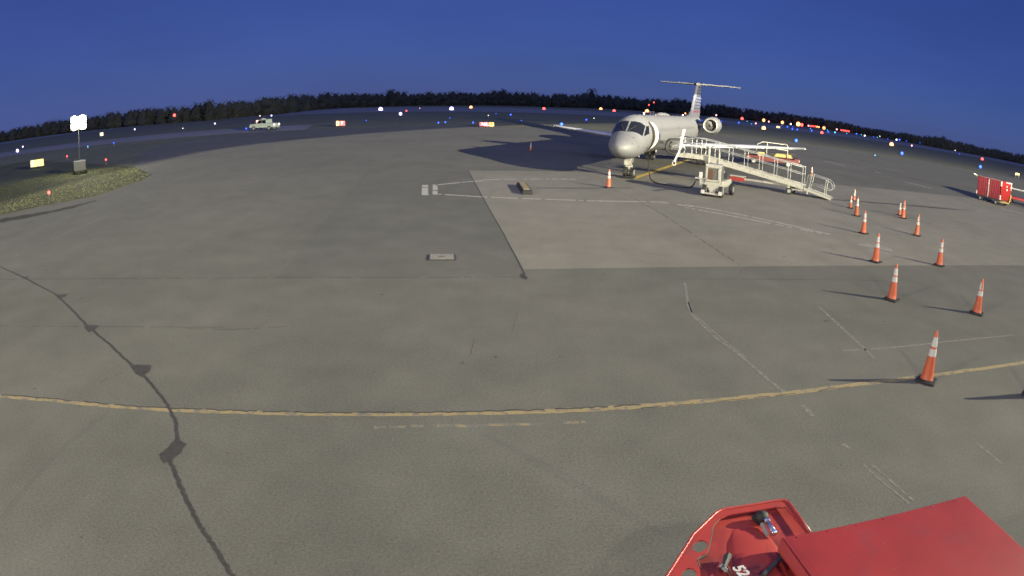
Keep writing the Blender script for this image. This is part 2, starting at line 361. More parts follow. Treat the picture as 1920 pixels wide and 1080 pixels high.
# ------------------------------------------------------------------ traffic cones
def make_cone(h, label):
    t = thing('traffic_cone', label, 'traffic cone', group='traffic cones on the apron')
    k = h/.92; b = .19*k
    m = MB(); m.box((0, 0, .02), (2*b, 2*b, .04)); m.lathe([(.035, .165*k), (.06, .155*k)], n=8); m.build('base', m_rub, t, bevel=.008)
    R = lambda z: (.135*k)*(1-z/h)+.028*k*(z/h)
    MB().lathe([(.04, R(0)+.012), (.07, R(.07))]+[(z*h, R(z*h)) for z in (.2, .4, .6, .8, .97)]+[(h, .018*k)], n=24).build('cone_body', m_orange, t, smooth=True, autosm=40)
    for lo, hi in (((.52, .66), (.70, .885)) if h > .8 else ((.45, .64), (.68, .93))):
        MB().lathe([(lo*h, R(lo*h)+.004), (hi*h, R(hi*h)+.004)], n=24).build('reflective_collar', m_refl, t, smooth=True, autosm=40)
    return t
cones = [  # px, py of the base centre, height, label, yaw
 (1736.3, 714.8, .92, 'tall orange cone standing on the yellow apron line, nearest of all the cones', .35),
 (1671.3, 562.5, .92, 'tall orange cone just below the concrete pad edge, left of the pair there', .2),
 (1830.8, 588.3, .92, 'tall orange cone below the concrete pad edge, rightmost of all the cones', .3),
 (1640.8, 491.3, .92, 'tall orange cone at the near concrete pad edge beside the short white crosslines', .15),
 (1760.3, 498.3, .92, 'tall orange cone at the near edge of the concrete pad, right of the white crosslines', .25),
 (1618.3, 438, .92, 'tall orange cone at the end of the faded double white line', .1),
 (1718.3, 442, .92, 'tall orange cone in the right row, just nearer than the overlapping pair', .3),
 (1605.5, 405, .92, 'tall dull orange cone, nearest of the three clustered past the ramp foot', .2),
 (1693, 409.5, .92, 'tall orange cone overlapping a shorter cone behind it in the right row', .2),
 (1141, 352, .92, 'orange cone standing alone in front of the aircraft nose wheel', .1),
 (1594.3, 390.5, .70, 'short orange cone with wide white collars, leftmost past the ramp foot', .2),
 (1601.3, 377, .70, 'short red-orange cone with wide white collars, farthest of three past the ramp foot', .1),
 (1686.5, 404, .70, 'short orange cone half hidden behind a taller cone in the right row', .2),
 (995, 283.3, .70, 'short orange cone in the aircraft shadow, alone on the far apron', .1),
 (1934, 742, .92, 'orange cone just past the right edge whose long shadow reaches into the picture', .2),
 (1521.5, 331.5, .80, 'dull orange cone seen through the railings of the boarding ramp foot', .4)]
proto = {}
for px, py, h, lab, yaw in cones:
    if h not in proto: proto[h] = o = make_cone(h, lab)
    else: o = copy_tree(proto[h])
    o.location = at(px, py); o.rotation_euler.z = yaw+math.radians(25); o['label'] = lab
    k_ = random.uniform(.98, 1.02); o.scale = (k_, k_, random.uniform(.985, 1.01))
    bpy.context.view_layer.update()
    for ch_ in o.children:
        if ch_.name.startswith('cone_body'):
            ch_.rotation_euler = (random.gauss(0, .004), random.gauss(0, .004), random.uniform(0, 6))
            ch_.material_slots[0].link = 'OBJECT'; ch_.material_slots[0].material = m_dull if 'dull' in lab or px in (1594.3,) else (m_orange2 if random.random() < .4 else m_orange)

# ------------------------------------------------------------------ the aircraft
GX, GY, HD = 6.3389, 37.46745, 1.1554
ac = thing('regional_jet', 'silver twin-engine T-tail regional jet parked nose-in at the boarding ramp', 'aircraft', (GX, GY, 0), HD)
X0 = 2.45   # station of the nose gear; local x runs aft, local -y is the aircraft's left
ST = [(.0, 1.78, .03, .03), (.06, 1.78, .20, .17), (.2, 1.78, .40, .33), (.5, 1.79, .63, .50), (.9, 1.83, .81, .64), (1.3, 1.89, .93, .74), (1.7, 1.99, 1.01, .85),
      (2.1, 2.14, 1.07, .99), (2.5, 2.30, 1.11, 1.10), (3.0, 2.41, 1.135, 1.15), (3.6, 2.45, 1.14, 1.14), (8, 2.45, 1.14, 1.14), (14, 2.45, 1.14, 1.14), (19, 2.45, 1.14, 1.14),
      (20.5, 2.48, 1.10, 1.12), (22, 2.58, .98, 1.02), (24, 2.78, .74, .84), (26, 3.02, .46, .60), (27.6, 3.2, .20, .30), (27.9, 3.23, .06, .10)]
def fst(x):
    for i in range(len(ST)-1):
        a, b = ST[i], ST[i+1]
        if a[0] <= x <= b[0]:
            t = (x-a[0])/(b[0]-a[0])
            if 1 <= i < len(ST)-2 and x < 3.6:      # smooth nose
                p, n = ST[i-1], ST[i+2]
                def h(k):
                    m1 = (b[k]-p[k])/(b[0]-p[0])*(b[0]-a[0]); m2 = (n[k]-a[k])/(n[0]-a[0])*(b[0]-a[0])
                    return (2*t**3-3*t*t+1)*a[k]+(t**3-2*t*t+t)*m1+(-2*t**3+3*t*t)*b[k]+(t**3-t*t)*m2
                return h(1), h(2), h(3)
            return tuple(a[k]*(1-t)+b[k]*t for k in (1, 2, 3))
    return ST[-1][1:]
def fp(x, ang, off=0.0):      # ang from the top, positive to the aircraft's left
    zc, ry, rz = fst(x); a = math.radians(ang)
    return Vector((x-X0, -(ry+off)*math.sin(a), zc+(rz+off)*math.cos(a)))
xs = [0, .03, .06, .12, .2, .35, .5, .7, .9, 1.1, 1.3, 1.5, 1.7, 1.9, 2.1, 2.3, 2.5, 2.75, 3, 3.3, 3.6]+list(np.arange(4.4, 19.1, .8))+[19.7, 20.5, 21.2, 22, 23, 24, 25, 26, 26.8, 27.6, 27.9]
fus = MB(); fus.loft([[fp(x, 360*i/48) for i in range(48)] for x in xs]); 
fus.build('fuselage', m_silver, ac, smooth=True)
def patch(name, mat, quad, off=.010, n=10, par=ac, inner=None):
    """curved panel on the skin between four (station, angle) corners"""
    a, b, c, d = [Vector(q) for q in quad]; vs = []; fs = []
    for i in range(n+1):
        for j in range(n+1):
            s, t_ = i/n, j/n; p = a.lerp(b, s).lerp(d.lerp(c, s), t_); vs.append(fp(p.x, p.y, off))
    for i in range(n):
        for j in range(n): k = i*(n+1)+j; fs.append((k, k+1, k+n+2, k+n+1))
    k = len(vs)
    edge = [i*(n+1) for i in range(n+1)]+[n*(n+1)+j for j in range(1, n+1)]+[i*(n+1)+n for i in range(n-1, -1, -1)]+[j for j in range(n-1, 0, -1)]
    for e in edge:
        i, j = divmod(e, n+1); s, t_ = i/n, j/n; p = a.lerp(b, s).lerp(d.lerp(c, s), t_); vs.append(fp(p.x, p.y, -.03))
    ne = len(edge)
    for i in range(ne): fs.append((edge[i], edge[(i+1) % ne], k+(i+1) % ne, k+i))
    m = MB(); m.add(vs, fs); return m.build(name, mat, par, smooth=True, autosm=50)
for sg in (1, -1):
    patch('windshield', m_glass, [(1.34, 2.5*sg), (1.70, 57*sg), (2.42, 47*sg), (2.20, 2.5*sg)])
    patch('cockpit_side_window', m_glass, [(1.82, 62*sg), (2.42, 74*sg), (2.74, 56*sg), (2.48, 50*sg)])
for sg in (1, -1):   # wipers
    m = MB(); m.path([fp(1.36, 6*sg, .03), fp(1.60, 12*sg, .035), fp(1.95, 22*sg, .035)], .010); m.build('wiper', m_steel, ac)
# forward passenger door, open: dark opening, pale seal, folded-out door leaf
def crescent(name, mat, x0, x1, a0, a1, thick, n=22):
    vs = []; fs = []
    for i in range(n+1):
        t = i/n; a = a0+(a1-a0)*t; o_ = .012+thick*math.sin(pi*min(1, max(0, t*1.02)))**.6
        vs += [fp(x0, a, -.04), fp(x0, a, o_), fp(x1, a, o_), fp(x1, a, -.04)]
    for i in range(n):
        k = i*4
        for q in range(4): fs.append((k+q, k+(q+1) % 4, k+4+(q+1) % 4, k+4+q))
    fs += [(0, 1, 2, 3), (n*4+3, n*4+2, n*4+1, n*4)]
    m = MB(); m.add(vs, fs); return m.build(name, mat, ac)
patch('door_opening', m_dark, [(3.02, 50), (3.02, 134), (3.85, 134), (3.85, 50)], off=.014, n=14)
crescent('door_gasket', m_rub, 3.12, 3.24, 46, 136, .10)
crescent('door_surround', m_refl, 3.40, 3.50, 48, 132, .24)
for x_, a_1 in ((.55, 60), (.95, 85), (1.5, 96), (1.0, 40), (2.2, 110), (2.5, 118), (1.9, 128)):
    MB().box(fp(x_, a_1, .012), (.05, .03, .05)).build('probe', m_steel, ac)
patch('service_panel', m_grey, [(2.25, 112), (2.25, 124), (2.62, 124), (2.62, 112)], off=.008)
for i in range(17):      # cabin windows
    for sg in (1, -1):
        x = 5.2+i*.80
        m = MB(); ring = []
        for k in range(14):
            a = 2*pi*k/14; ring.append(fp(x+.10*math.cos(a), (74+6.5*math.sin(a))*sg, .004))
        m.add(ring, [tuple(range(14))]); m.build('cabin_window', m_cabwin, ac)
# wings
def wing_mesh(y0, y1, le0, le1, c0, c1, z0, z1, t0, t1, sg, n=8):
    rings = []
    prof = [(0, 0), (.02, .35), (.1, .8), (.3, 1), (.6, .75), (1, .06), (1, -.06), (.6, -.45), (.3, -.55), (.1, -.45), (.02, -.22)]
    for i in range(n+1):
        t = i/n; y = y0+(y1-y0)*t; le = le0+(le1-le0)*t; c = c0+(c1-c0)*t; z = z0+(z1-z0)*t; th = (t0+(t1-t0)*t)*.55
        rings.append([(le+c*a-X0, -y*sg, z+th*b) for a, b in prof])
    return MB().loft(rings)
for sg in (1, -1):
    wing_mesh(.6, 10.02, 12.5, 16.75, 4.3, 1.15, 1.42, 2.10, .55, .16, sg).build('wing', m_wing, ac, smooth=True, autosm=50)
    MB().path([(12.55+(16.8-12.55)*t-X0-.01, -(.6+9.42*t)*sg, 1.42+.68*t) for t in np.linspace(.08, .99, 12)], .055, 8).build('wing_leading_edge', m_bare, ac, smooth=True)
    MB().tube((17.0-X0, -10.02*sg, 2.1), (17.9-X0, -10.05*sg, 2.12), .05, 8, .02).build('wingtip_light', m_refl, ac)
    wing_mesh(.0, 3.77, 26.15, 27.55, 2.2, 1.15, 6.55, 6.62, .24, .12, sg).build('tailplane', m_tailp, ac, smooth=True, autosm=50)
    # engine
    e = MB(); o = (20.0-X0, -2.15*sg, 3.02)
    e.lathe([(.65, .465), (.3, .46), (.1, .47), (.0, .505), (-.04, .545), (.02, .60), (.3, .655), (1.0, .71), (2.2, .70), (3.2, .60), (3.9, .45), (4.0, .40), (3.8, .38), (3.4, .37)], o, 'x', 32, cap=False)
    en = e.build('engine_nacelle', m_silver, ac, smooth=True)
    MB().lathe([(.10, .472), (.0, .512), (-.05, .548), (.015, .602), (.09, .622)], o, 'x', 32, cap=False).build('intake_lip', m_bare, en, smooth=True)
    f = MB()
    for k in range(22):
        a = 2*pi*k/22; R = Matrix.Rotation(a, 3, 'X')
        f.box(Vector(o)+Vector((.45, 0, 0))+R @ Vector((0, 0, .29)), (.05, .055, .34), R @ Matrix.Rotation(.6, 3, 'Z'))
    f.build('fan', m_steel, en)
    MB().lathe([(.46, .13), (.34, .10), (.24, .05), (.20, .01)], o, 'x', 16).build('spinner', m_grey, en, smooth=True)
    MB().lathe([(.66, .46), (.68, .46)], o, 'x', 24).build('fan_case', m_dark, en)
    MB().lathe([(3.3, .36), (3.9, .2), (4.4, .05)], o, 'x', 20).build('exhaust_cone', m_steel, en, smooth=True)
    MB().box((22.0-X0, -1.35*sg, 3.0), (2.4, 1.1, .16)).build('engine_pylon', m_silver, ac, bevel=.04)
    MB().box((26.25-X0, 0.46*sg, 6.64), (.3, .05, .05)).build('static_probe', m_steel, ac)
def fin_side(poly, half):
    m = MB(); n = len(poly)
    m.add([(a-X0, half, b) for a, b in poly]+[(a-X0, -half, b) for a, b in poly], [tuple(range(n)), tuple(range(2*n-1, n-1, -1))]+[(i, (i+1) % n, n+(i+1) % n, n+i) for i in range(n)])
    return m
FIN = [(19.6, 3.50), (22.4, 3.78), (23.5, 4.15), (26.0, 6.50), (28.2, 6.50), (27.7, 3.3), (24.5, 3.0)]
fin_side(FIN, .11).build('fin', m_fin, ac, bevel=.06)
le = lambda z: 23.5+(z-4.15)/(6.5-4.15)*2.5
for i in range(9):   # banded livery on the fin
    z0 = 3.98+i*.28; z1 = z0+.16
    b = lambda z: 27.7+(z-3.3)/3.2*.5
    if i == 0: q = [(23.9, z0), (24.1, z1), (b(z1)-.1, z1), (b(z0)-.1, z0)]
    else: q = [(le(z0)+.45, z0), (le(z1)+.45, z1), (b(z1)-.1, z1), (b(z0)-.1, z0)]
    fin_side(q, .116).build('fin_stripe', m_fred if i < 1 else m_fblue, ac)
MB().lathe([(-1.5, .02), (-1.3, .12), (-.6, .2), (.6, .2), (1.0, .1), (1.2, .02)], (27.3-X0, 0, 6.56), 'x', 12).build('tail_fairing', m_silver, ac, smooth=True)
for xr_ in (.95, 4.55, 12.0):     # skin joints
    MB().path([fp(xr_, a_, .0) for a_ in range(0, 361, 8)], .007 if xr_ < 1 else .005, 4).build('skin_joint', m_grey, ac)
# belly fairing and landing gear
fb = MB(); fb.loft([[((x-X0), .95*w*math.cos(2*pi*k/20), 1.50+.42*h*math.sin(2*pi*k/20)) for k in range(20)] for x, w, h in ((11, .1, .1), (11.8, .8, .7), (13, 1.1, 1), (17, 1.1, 1), (18.5, .7, .6), (19.4, .1, .1))]); fb.build('belly_fairing', m_silver, ac, smooth=True)
def wheel(x, y, r, w, par):
    o = MB().lathe([(-w/2, r*.72), (-w/2, r*.9), (-w*.36, r), (w*.36, r), (w/2, r*.9), (w/2, r*.72)], (x, y, r), 'y', 24).build('wheel', m_rub, par, smooth=True, autosm=40)
    MB().lathe([(-w*.53, r*.2), (-w*.53, r*.55), (w*.53, r*.55), (w*.53, r*.2)], (x, y, r), 'y', 16).build('rim', m_galv, o)
    return o
ng = MB(); ng.tube((.05, 0, 1.5), (.0, 0, .42), .06, 12); ng.tube((.0, 0, .9), (-.02, 0, .5), .09, 12); ng.tube((0, -.2, .31), (0, .2, .31), .045, 8)
ng.tube((.55, 0, 1.45), (.03, 0, .8), .03, 8); ng.box((-.10, 0, .66), (.06, .42, .07)); ng.box((-.08, -.17, .72), (.08, .1, .1)); ng.box((-.06, .17, .72), (.08, .1, .1))
ng.build('nose_gear_strut', m_white, ac, bevel=.01)
for sg in (-1, 1):
    wheel(0, .20*sg, .31, .20, ac)
    MB().box((-.05, .16*sg, 1.08), (.62, .04, .42)).build('nose_gear_door', m_silver, ac, bevel=.01)
MB().box((-.36, 0, .98), (.04, .42, .42)).build('nose_gear_door', m_white, ac, bevel=.01)
for sg in (-1, 1):
    g = MB(); g.tube((16.75-X0, 2.0*sg, 1.6), (16.9-X0, 2.05*sg, .45), .09, 12); g.tube((16.9-X0, 1.6*sg, .45), (16.9-X0, 2.4*sg, .45), .05, 8); g.tube((16.8-X0, 1.1*sg, 1.5), (16.88-X0, 2.0*sg, .8), .045, 8)
    g.build('main_gear_strut', m_white, ac)
    MB().box((16.8-X0, 2.28*sg, 1.15), (.7, .04, .65)).build('main_gear_door', m_silver, ac)
    for k in (-.22, .22): wheel(16.9-X0, (2.03+k)*sg, .40, .26, ac)
for y_, x_ in ((-.25, 3.6), (.2, 6.5), (0, 9.5)):
    MB().box((x_-X0, y_, 1.24), (.26, .02, .22), Matrix.Rotation(.35, 3, 'Y')).build('antenna', m_refl, ac)
MB().box((5.5-X0, 0, 3.66), (.3, .02, .18)).build('antenna', m_refl, ac)
MB().lathe([(0, .07), (.06, .06), (.1, .02)], (9.5-X0, 0, 3.58), 'z', 10).build('beacon', m_fred, ac)
# tripod/chock at the nose gear
for dx in (-.36, .36):
    c = tag(MB().prism([(-.11, 0), (.11, 0), (.03, .14), (-.03, .14)], -.3, .3, lambda a, b, h: (a, h, b)).build('wheel_chock', m_rub), 'black rubber chock wedged %s the nose wheels of the jet' % ('ahead of' if dx < 0 else 'behind'), 'wheel chock', 'chocks at the nose wheels')
    c.rotation_euler.z = HD; c.location = Vector((GX, GY, 0))+Vector((math.cos(HD), math.sin(HD), 0))*dx

# ------------------------------------------------------------------ boarding ramp
RB = Vector((17.1, 33.35, 0)); ru = Vector((-.823, .568, 0)).normalized(); rn = Vector((-ru.y, ru.x, 0))
if rn.y < 0: rn = -rn
ramp = thing('boarding_ramp', 'long white wheeled aircraft boarding ramp with tubular railings leading down from the jet', 'boarding ramp', RB, math.atan2(ru.y, ru.x))
# local: x up the ramp, y = away (sign picked below)
ys = 1 if Matrix.Rotation(math.atan2(ru.y, ru.x), 3, 'Z') @ Vector((0, 1, 0)) @ rn > 0 else -1
W = .86
PR = [(0, .02), (1.62, .36), (7.9, 1.28), (9.35, 1.28)]
def rz_(s):
    for (a, za), (b, zb) in zip(PR, PR[1:]):
        if s <= b: return za+(zb-za)*(s-a)/(b-a)
    return PR[-1][1]
def beam(s0, s1, y, w, z0, h):
    m = MB(); a, b = rz_(s0)+z0, rz_(s1)+z0
    m.add([(s0, y, a), (s1, y, b), (s1, y+w, b), (s0, y+w, a), (s0, y, a+h), (s1, y, b+h), (s1, y+w, b+h), (s0, y+w, a+h)], [(0, 1, 2, 3), (4, 5, 6, 7), (0, 1, 5, 4), (1, 2, 6, 5), (2, 3, 7, 6), (3, 0, 4, 7)]); return m
for y in (0, (W-.06)*ys):
    for s0, s1, h in ((1.66, 7.9, .26), (7.9, 9.35, .24)): beam(s0, s1, y, .06*ys, .0, h).build('side_beam', m_white, ramp)
    beam(.0, 1.60, y, .05*ys, .0, .14).build('flap_beam', m_white, ramp)
beam(1.66, 7.9, .06*ys, (W-.12)*ys, .14, .04).build('deck', m_galv, ramp)
beam(7.9, 9.35, .06*ys, (W-.12)*ys, .14, .04).build('platform', m_galv, ramp)
beam(.0, 1.60, .05*ys, (W-.11)*ys, .05, .03).build('flap', m_galv, ramp)
cb = MB()
for s in np.arange(2.0, 9.2, .55):
    cb.box((s, W/2*ys, rz_(s)+.08), (.05, W-.14, .07))
cb.build('cross_members', m_steel, ramp)
for y in (.03*ys, (W-.03)*ys):
    # rails on the main ramp
    for k, hh in enumerate((1.02, .62)):
        r = MB(); r.path([(s, y, rz_(s)+.2+hh) for s in (1.72, 3, 5, 6.5, 7.9, 9.3)], .024 if k == 0 else .017, 8); r.build('handrail', m_galv, ramp, smooth=True)
    for s in (1.75, 2.62, 3.45, 4.35, 5.25, 6.2, 7.05, 7.9, 8.5, 9.25):
        MB().tube((s, y, rz_(s)+.2), (s, y, rz_(s)+.2+1.02), .020, 6).build('rail_post', m_galv, ramp)
    # hinged flap rails: looped ends
    f = lambda s, h: (s, y, rz_(s)+.1+h)
    r = MB(); r.path([f(1.50, .12), f(1.42, .78), f(1.30, .88), f(.25, .92), f(.02, .82), f(-.06, .6), f(.02, .42), f(.22, .38), f(1.42, .40)], .019, 8); r.build('flap_rail', m_galv, ramp, smooth=True)
    MB().tube(f(.42, .0), f(.34, .92), .022, 6).build('rail_post', m_white, ramp)
    MB().tube(f(1.36, .0), f(1.18, .90), .022, 6).build('rail_post', m_white, ramp)
# bumper hoops against the fuselage and end gate
for y in (.08*ys, (W-.1)*ys):
    h = MB(); h.path([(9.35, y, 1.42), (9.92, y, 1.44), (10.12, y, 1.62), (10.17, y, 1.9), (10.10, y, 2.14), (9.95, y, 2.26), (9.36, y, 2.30)], .07, 8); h.build('bumper_hoop', m_rub, ramp, smooth=True)
for z in (1.7, 1.95, 2.2): MB().tube((9.32, .05*ys, z), (9.9, .05*ys, z+.0), .012, 6).build('gate_rail', m_galv, ramp)
# pale curved door leaf beside the platform belongs to the aircraft
RM = Matrix.Rotation(-HD, 3, 'Z')
def ac_local(px, py, z): return RM @ (at(px, py, z)-Vector((GX, GY, 0)))
# lifting leg, chassis, drawbar
lg = MB(); lg.box((7.35, -.12*ys, 1.12), (.10, .10, 1.75)); lg.box((7.35, -.12*ys, .1), (.3, .3, .04)); lg.build('lifting_leg', m_white, ramp, bevel=.01)
MB().box((7.25, -.10*ys, 1.02), (.5, .16, .14)).build('leg_jack', m_red, ramp, bevel=.01)
lg = MB(); lg.box((6.75, -.04*ys, 1.5), (.07, .07, .75)); lg.build('lifting_leg', m_white, ramp, bevel=.01)
for s in (7.35,):
    lg = MB(); lg.box((s, (W+.08)*ys, .75), (.10, .10, 1.4)); lg.build('lifting_leg', m_white, ramp, bevel=.01)
ch = MB(); ch.box((4.2, .25*ys, .46), (4.6, .10, .11)); ch.box((4.2, .7*ys, .46), (4.6, .10, .11)); ch.box((2.5, .58*ys, .42), (.12, 1.5, .12)); ch.box((3.0, .25*ys, .52), (1.2, .14, .10)); ch.box((1.95, .1*ys, .30), (1.3, .07, .07)); ch.box((1.4, .1*ys, .27), (.08, .3, .2))
ch.build('chassis', m_white, ramp, bevel=.01)
MB().box((5.9, .1*ys, .44), (1.35, .4, .24)).build('hydraulic_box', m_red, ramp, bevel=.015)
MB().box((5.9, .1*ys, .60), (1.45, .48, .06)).build('hydraulic_box_lid', m_white, ramp, bevel=.01)
for y in (-.05, W+.05): 
    w_ = wheel(2.45, y*ys, .19, .12, ramp)
# ------------------------------------------------------------------ open door leaf of the jet
dl = MB(); p0, p1, p2 = ac_local(1283.5, 240, 2.95), ac_local(1273, 286, 1.62), ac_local(1263, 303, 1.0)
p0 = Vector((3.75-X0, -2.80, 2.98)); p1 = Vector((3.65-X0, -2.62, 1.76)); p2 = Vector((3.5-X0, -2.36, 1.08))
def slab(a, b, wx, ty):
    m = MB(); d = (b-a).normalized(); e = Vector((1, 0, 0)); nn = d.cross(e).normalized()
    vs = []
    for p in (a, b):
        for i, j in ((-1, -1), (1, -1), (1, 1), (-1, 1)): vs.append(p+e*wx*i/2+nn*ty*j/2)
    m.add(vs, [(3, 2, 1, 0), (4, 5, 6, 7), (0, 1, 5, 4), (1, 2, 6, 5), (2, 3, 7, 6), (3, 0, 4, 7)]); return m
dr = slab(p0, p1, .30, .12).build('door_leaf', m_refl, ac, bevel=.03)
slab(p1+Vector((0, 0, -.02)), p2, .20, .10).build('door_step', m_refl, dr, bevel=.03)
MB().path([p2+Vector((0, .1*math.cos(t), .14*math.sin(t)-.08)) for t in np.linspace(0, 2*pi, 14)], .028, 6).build('door_stirrup', m_refl, dr)

# ------------------------------------------------------------------ ground power unit
gf = Vector((9.42, 31.25, 0)); gd = Vector((.50, .866, 0))
gp = thing('ground_power_unit', 'white ground power unit on rubber wheels cabled to the jet nose', 'power unit', gf, math.atan2(gd.y, gd.x))
# local x aft (away), y: left/right
sd = -1 if (Matrix.Rotation(math.atan2(gd.y, gd.x), 3, 'Z') @ Vector((0, -1, 0))).x > 0 else 1   # sd*y = screen right
Y = lambda v: v*sd
h = MB(); h.prism([(-.50, .42), (-.44, .60), (-.40, .62), (-.40, 1.52), (.40, 1.52), (.40, .62), (.55, .56), (.58, .42), (.34, .46), (.22, .40), (.12, .18), (-.10, .18), (-.2, .40), (-.34, .44)], 0, .06, lambda a, b, h_: (h_, Y(a), b)).build('front_panel', m_white, gp, bevel=.01)
MB().box((-.012, Y(0), 1.10), (.02, .54, .56)).build('window_recess', m_grey, gp)
MB().box((-.026, Y(-.10), 1.08), (.02, .22, .50)).build('inner_shutter', m_brown, gp)
fr = MB(); fr.box((-.03, Y(-.31), 1.1), (.04, .08, .74)); fr.box((-.03, Y(.31), 1.1), (.04, .08, .74)); fr.box((-.03, 0, 1.44), (.04, .70, .09)); fr.box((-.03, 0, .78), (.04, .70, .09)); fr.build('window_frame', m_white, gp, bevel=.008)
MB().box((.45, 0, 1.14), (.76, .74, .72)).build('housing', m_grey, gp, bevel=.04)
MB().box((.45, 0, 1.535), (.84, .82, .04)).build('housing_roof', m_white, gp, bevel=.01)
MB().box((1.15, Y(.1), .62), (1.9, .86, .34)).build('engine_cover', m_white, gp, bevel=.06)
MB().box((1.7, Y(.15), .92), (.55, .6, .28)).build('engine', m_steel, gp, bevel=.03)
MB().box((1.9, Y(.05), .98), (.2, .2, .32)).build('filter_canister', m_white, gp, bevel=.03)
MB().box((-.12, Y(.03), .16), (.1, .98, .08)).build('bumper', m_white, gp, bevel=.01)
for v in (-.42, .46): MB().box((-.19, Y(v), .22), (.1, .16, .18)).build('bumper_block', m_refl, gp, bevel=.01)
for x_, v in ((.12, -.38), (.12, .44), (1.75, -.38), (1.75, .62)): wheel(x_, Y(v), .29, .2, gp)
MB().box((.1, Y(-.62), .98), (.16, .18, .3)).build('cable_box', m_refl, gp, bevel=.01)
MB().box((.1, Y(-.66), .82), (.1, .50, .08)).build('cable_arm', m_white, gp, bevel=.01)
MB().box((.14, Y(-.55), .62), (.2, .26, .34)).build('side_tank', m_white, gp, bevel=.02)
# cable from the unit to the jet
nc = Vector((GX, GY, 0))+Matrix.Rotation(HD, 3, 'Z') @ Vector((3.6-X0, -.75, 1.5))
ga = at(1300, 350, .02); pts = [at(1304, 340, .8), at(1301, 346, .35), at(1295, 351, .03)]
pts += [at(x, y, .03) for x, y in ((1285, 352), (1268, 350), (1252, 347), (1236, 344.5), (1226, 341))]
pts += [at(1219, 335, .12), at(1217, 322, .6), nc]
tag(MB().path(pts, .032, 8).build('power_cable', m_rub, smooth=True), 'black cable lying on the apron between the power unit and the jet nose', 'cable')

# ------------------------------------------------------------------ belt loader behind the wing
bl = thing('belt_loader', 'low red belt loader with yellow top and white handrails behind the wing', 'belt loader', (22.2, 55.6, 0), math.atan2(-1.9, 4.4))
MB().box((0, 0, .55), (4.6, 1.5, .42)).build('chassis', m_dred, bl, bevel=.05)
MB().box((2.2, 0, .62), (.5, 1.4, .5)).build('nose', m_dred, bl, bevel=.06)
MB().box((1.0, -.2, .98), (1.7, .8, .30), taper=.8).build('engine_cover', m_yelm, bl, bevel=.04)
MB().box((-1.0, -.5, .92), (.6, .4, .36)).build('battery_box', m_yelm, bl, bevel=.02)
MB().box((-.4, .2, 1.0), (5.0, .8, .14), Matrix.Rotation(-.10, 3, 'Y')).build('conveyor', m_rub, bl, bevel=.03)
r = MB(); r.path([(-1.45, -.75, 1.2), (-1.35, -.75, 1.75), (-.9, -.75, 2.0), (1.2, -.75, 2.0), (1.35, -.75, 1.9), (1.38, -.75, .8)], .04, 8); r.tube((-.5, -.75, .8), (-.5, -.75, 2.0), .035); r.tube((-1.0, -.75, 1.55), (1.38, -.75, 1.5), .035); r.build('handrail', m_white, bl, smooth=True)
for x_ in (-1.6, 1.5):
    for y_ in (-.72, .72): wheel(x_, y_, .3, .22, bl)
for y_ in (-.45, .45): MB().box((2.48, y_, .66), (.05, .2, .14)).build('headlight', m_refl, bl)

# ------------------------------------------------------------------ baggage carts
bc = thing('baggage_cart', 'red curtain-sided baggage cart with white corners and yellow drawbar standing at the right', 'baggage cart', (38.55, 45.6, 0), math.atan2(-.99, .14))
# local x towards viewer end, y>0 = +x world
MB().box((1.45, .78, .42), (3.0, 1.5, .14)).build('chassis', m_steel, bc, bevel=.02)
for i in range(2):
    c = MB(); vs = []; n = 26
    for k in range(n+1):
        for z in (.48, 1.98): vs.append((.06+1.38*k/n+1.45*i, -.01+.010*math.sin(k*1.25+i), z))
    c.add(vs, [(2*k, 2*k+2, 2*k+3, 2*k+1) for k in range(n)]); o = c.build('curtain', m_redp, bc); so = o.modifiers.new('thick', 'SOLIDIFY'); so.thickness = .012
MB().box((.72+.74, 0-.03, 1.22), (.08, .05, 1.5)).build('centre_post', m_white, bc)
MB().box((2.97, .78, 1.22), (.05, 1.46, 1.5)).build('end_panel', m_red, bc, bevel=.01)
MB().box((-.03, .78, 1.22), (.05, 1.46, 1.5)).build('end_panel', m_red, bc, bevel=.01)
MB().box((1.45, 1.53, 1.22), (2.9, .04, 1.5)).build('back_panel', m_red, bc)
MB().box((1.45, .77, 2.0), (3.06, 1.56, .05)).build('roof', m_redp, bc)
for x_, y_, z0, z1 in ((2.98, .02, 1.6, 2.0), (2.98, 1.5, 1.4, 2.0), (2.98, .02, .5, .85), (0, .0, .5, .8)): MB().box((x_, y_, (z0+z1)/2), (.09, .09, z1-z0)).build('corner_post', m_refl, bc)
MB().box((2.99, 1.1, 1.94), (.06, .8, .08)).build('top_rail', m_refl, bc)
for y_, z_ in ((.85, 1.62), (.9, 1.38)): MB().lathe([(0, .08), (.02, .08)], (3.0, y_, z_), 'x', 14).build('reflector', m_refl, bc)
MB().path([(3.1, .3, .35), (3.35, .9, .3), (3.3, 1.15, .5), (3.1, 1.45, 1.0)], .06, 8).build('drawbar', m_yelm, bc)
MB().box((3.15, .35, .34), (.25, .7, .1)).build('drawbar_yoke', m_yelm, bc)
MB().tube((-.1, .1, 1.95), (-.55, .0, 2.1), .06).build('hitch_arm', m_refl, bc)
MB().tube((.1, -.04, 2.03), (2.9, -.04, 2.03), .02).build('curtain_rail', m_galv, bc)
for x_ in (.45, 2.45):
    for y_ in (.12, 1.44): wheel(x_, y_, .2, .14, bc)
fc = thing('flat_baggage_dolly', 'low red flatbed dolly with pale rails partly cut off at the right edge', 'baggage cart', (43.6, 46.6, 0), math.atan2(-.8, .6))
MB().box((1.2, .8, .55), (3.0, 1.5, .18)).build('deck', m_red, fc, bevel=.02)
r = MB()
for y_ in (.06, 1.5): r.path([(-.2, y_, .6), (-.2, y_, 1.35), (2.6, y_, 1.35), (2.6, y_, .6)], .035); 
r.build('side_rail', m_galv, fc)
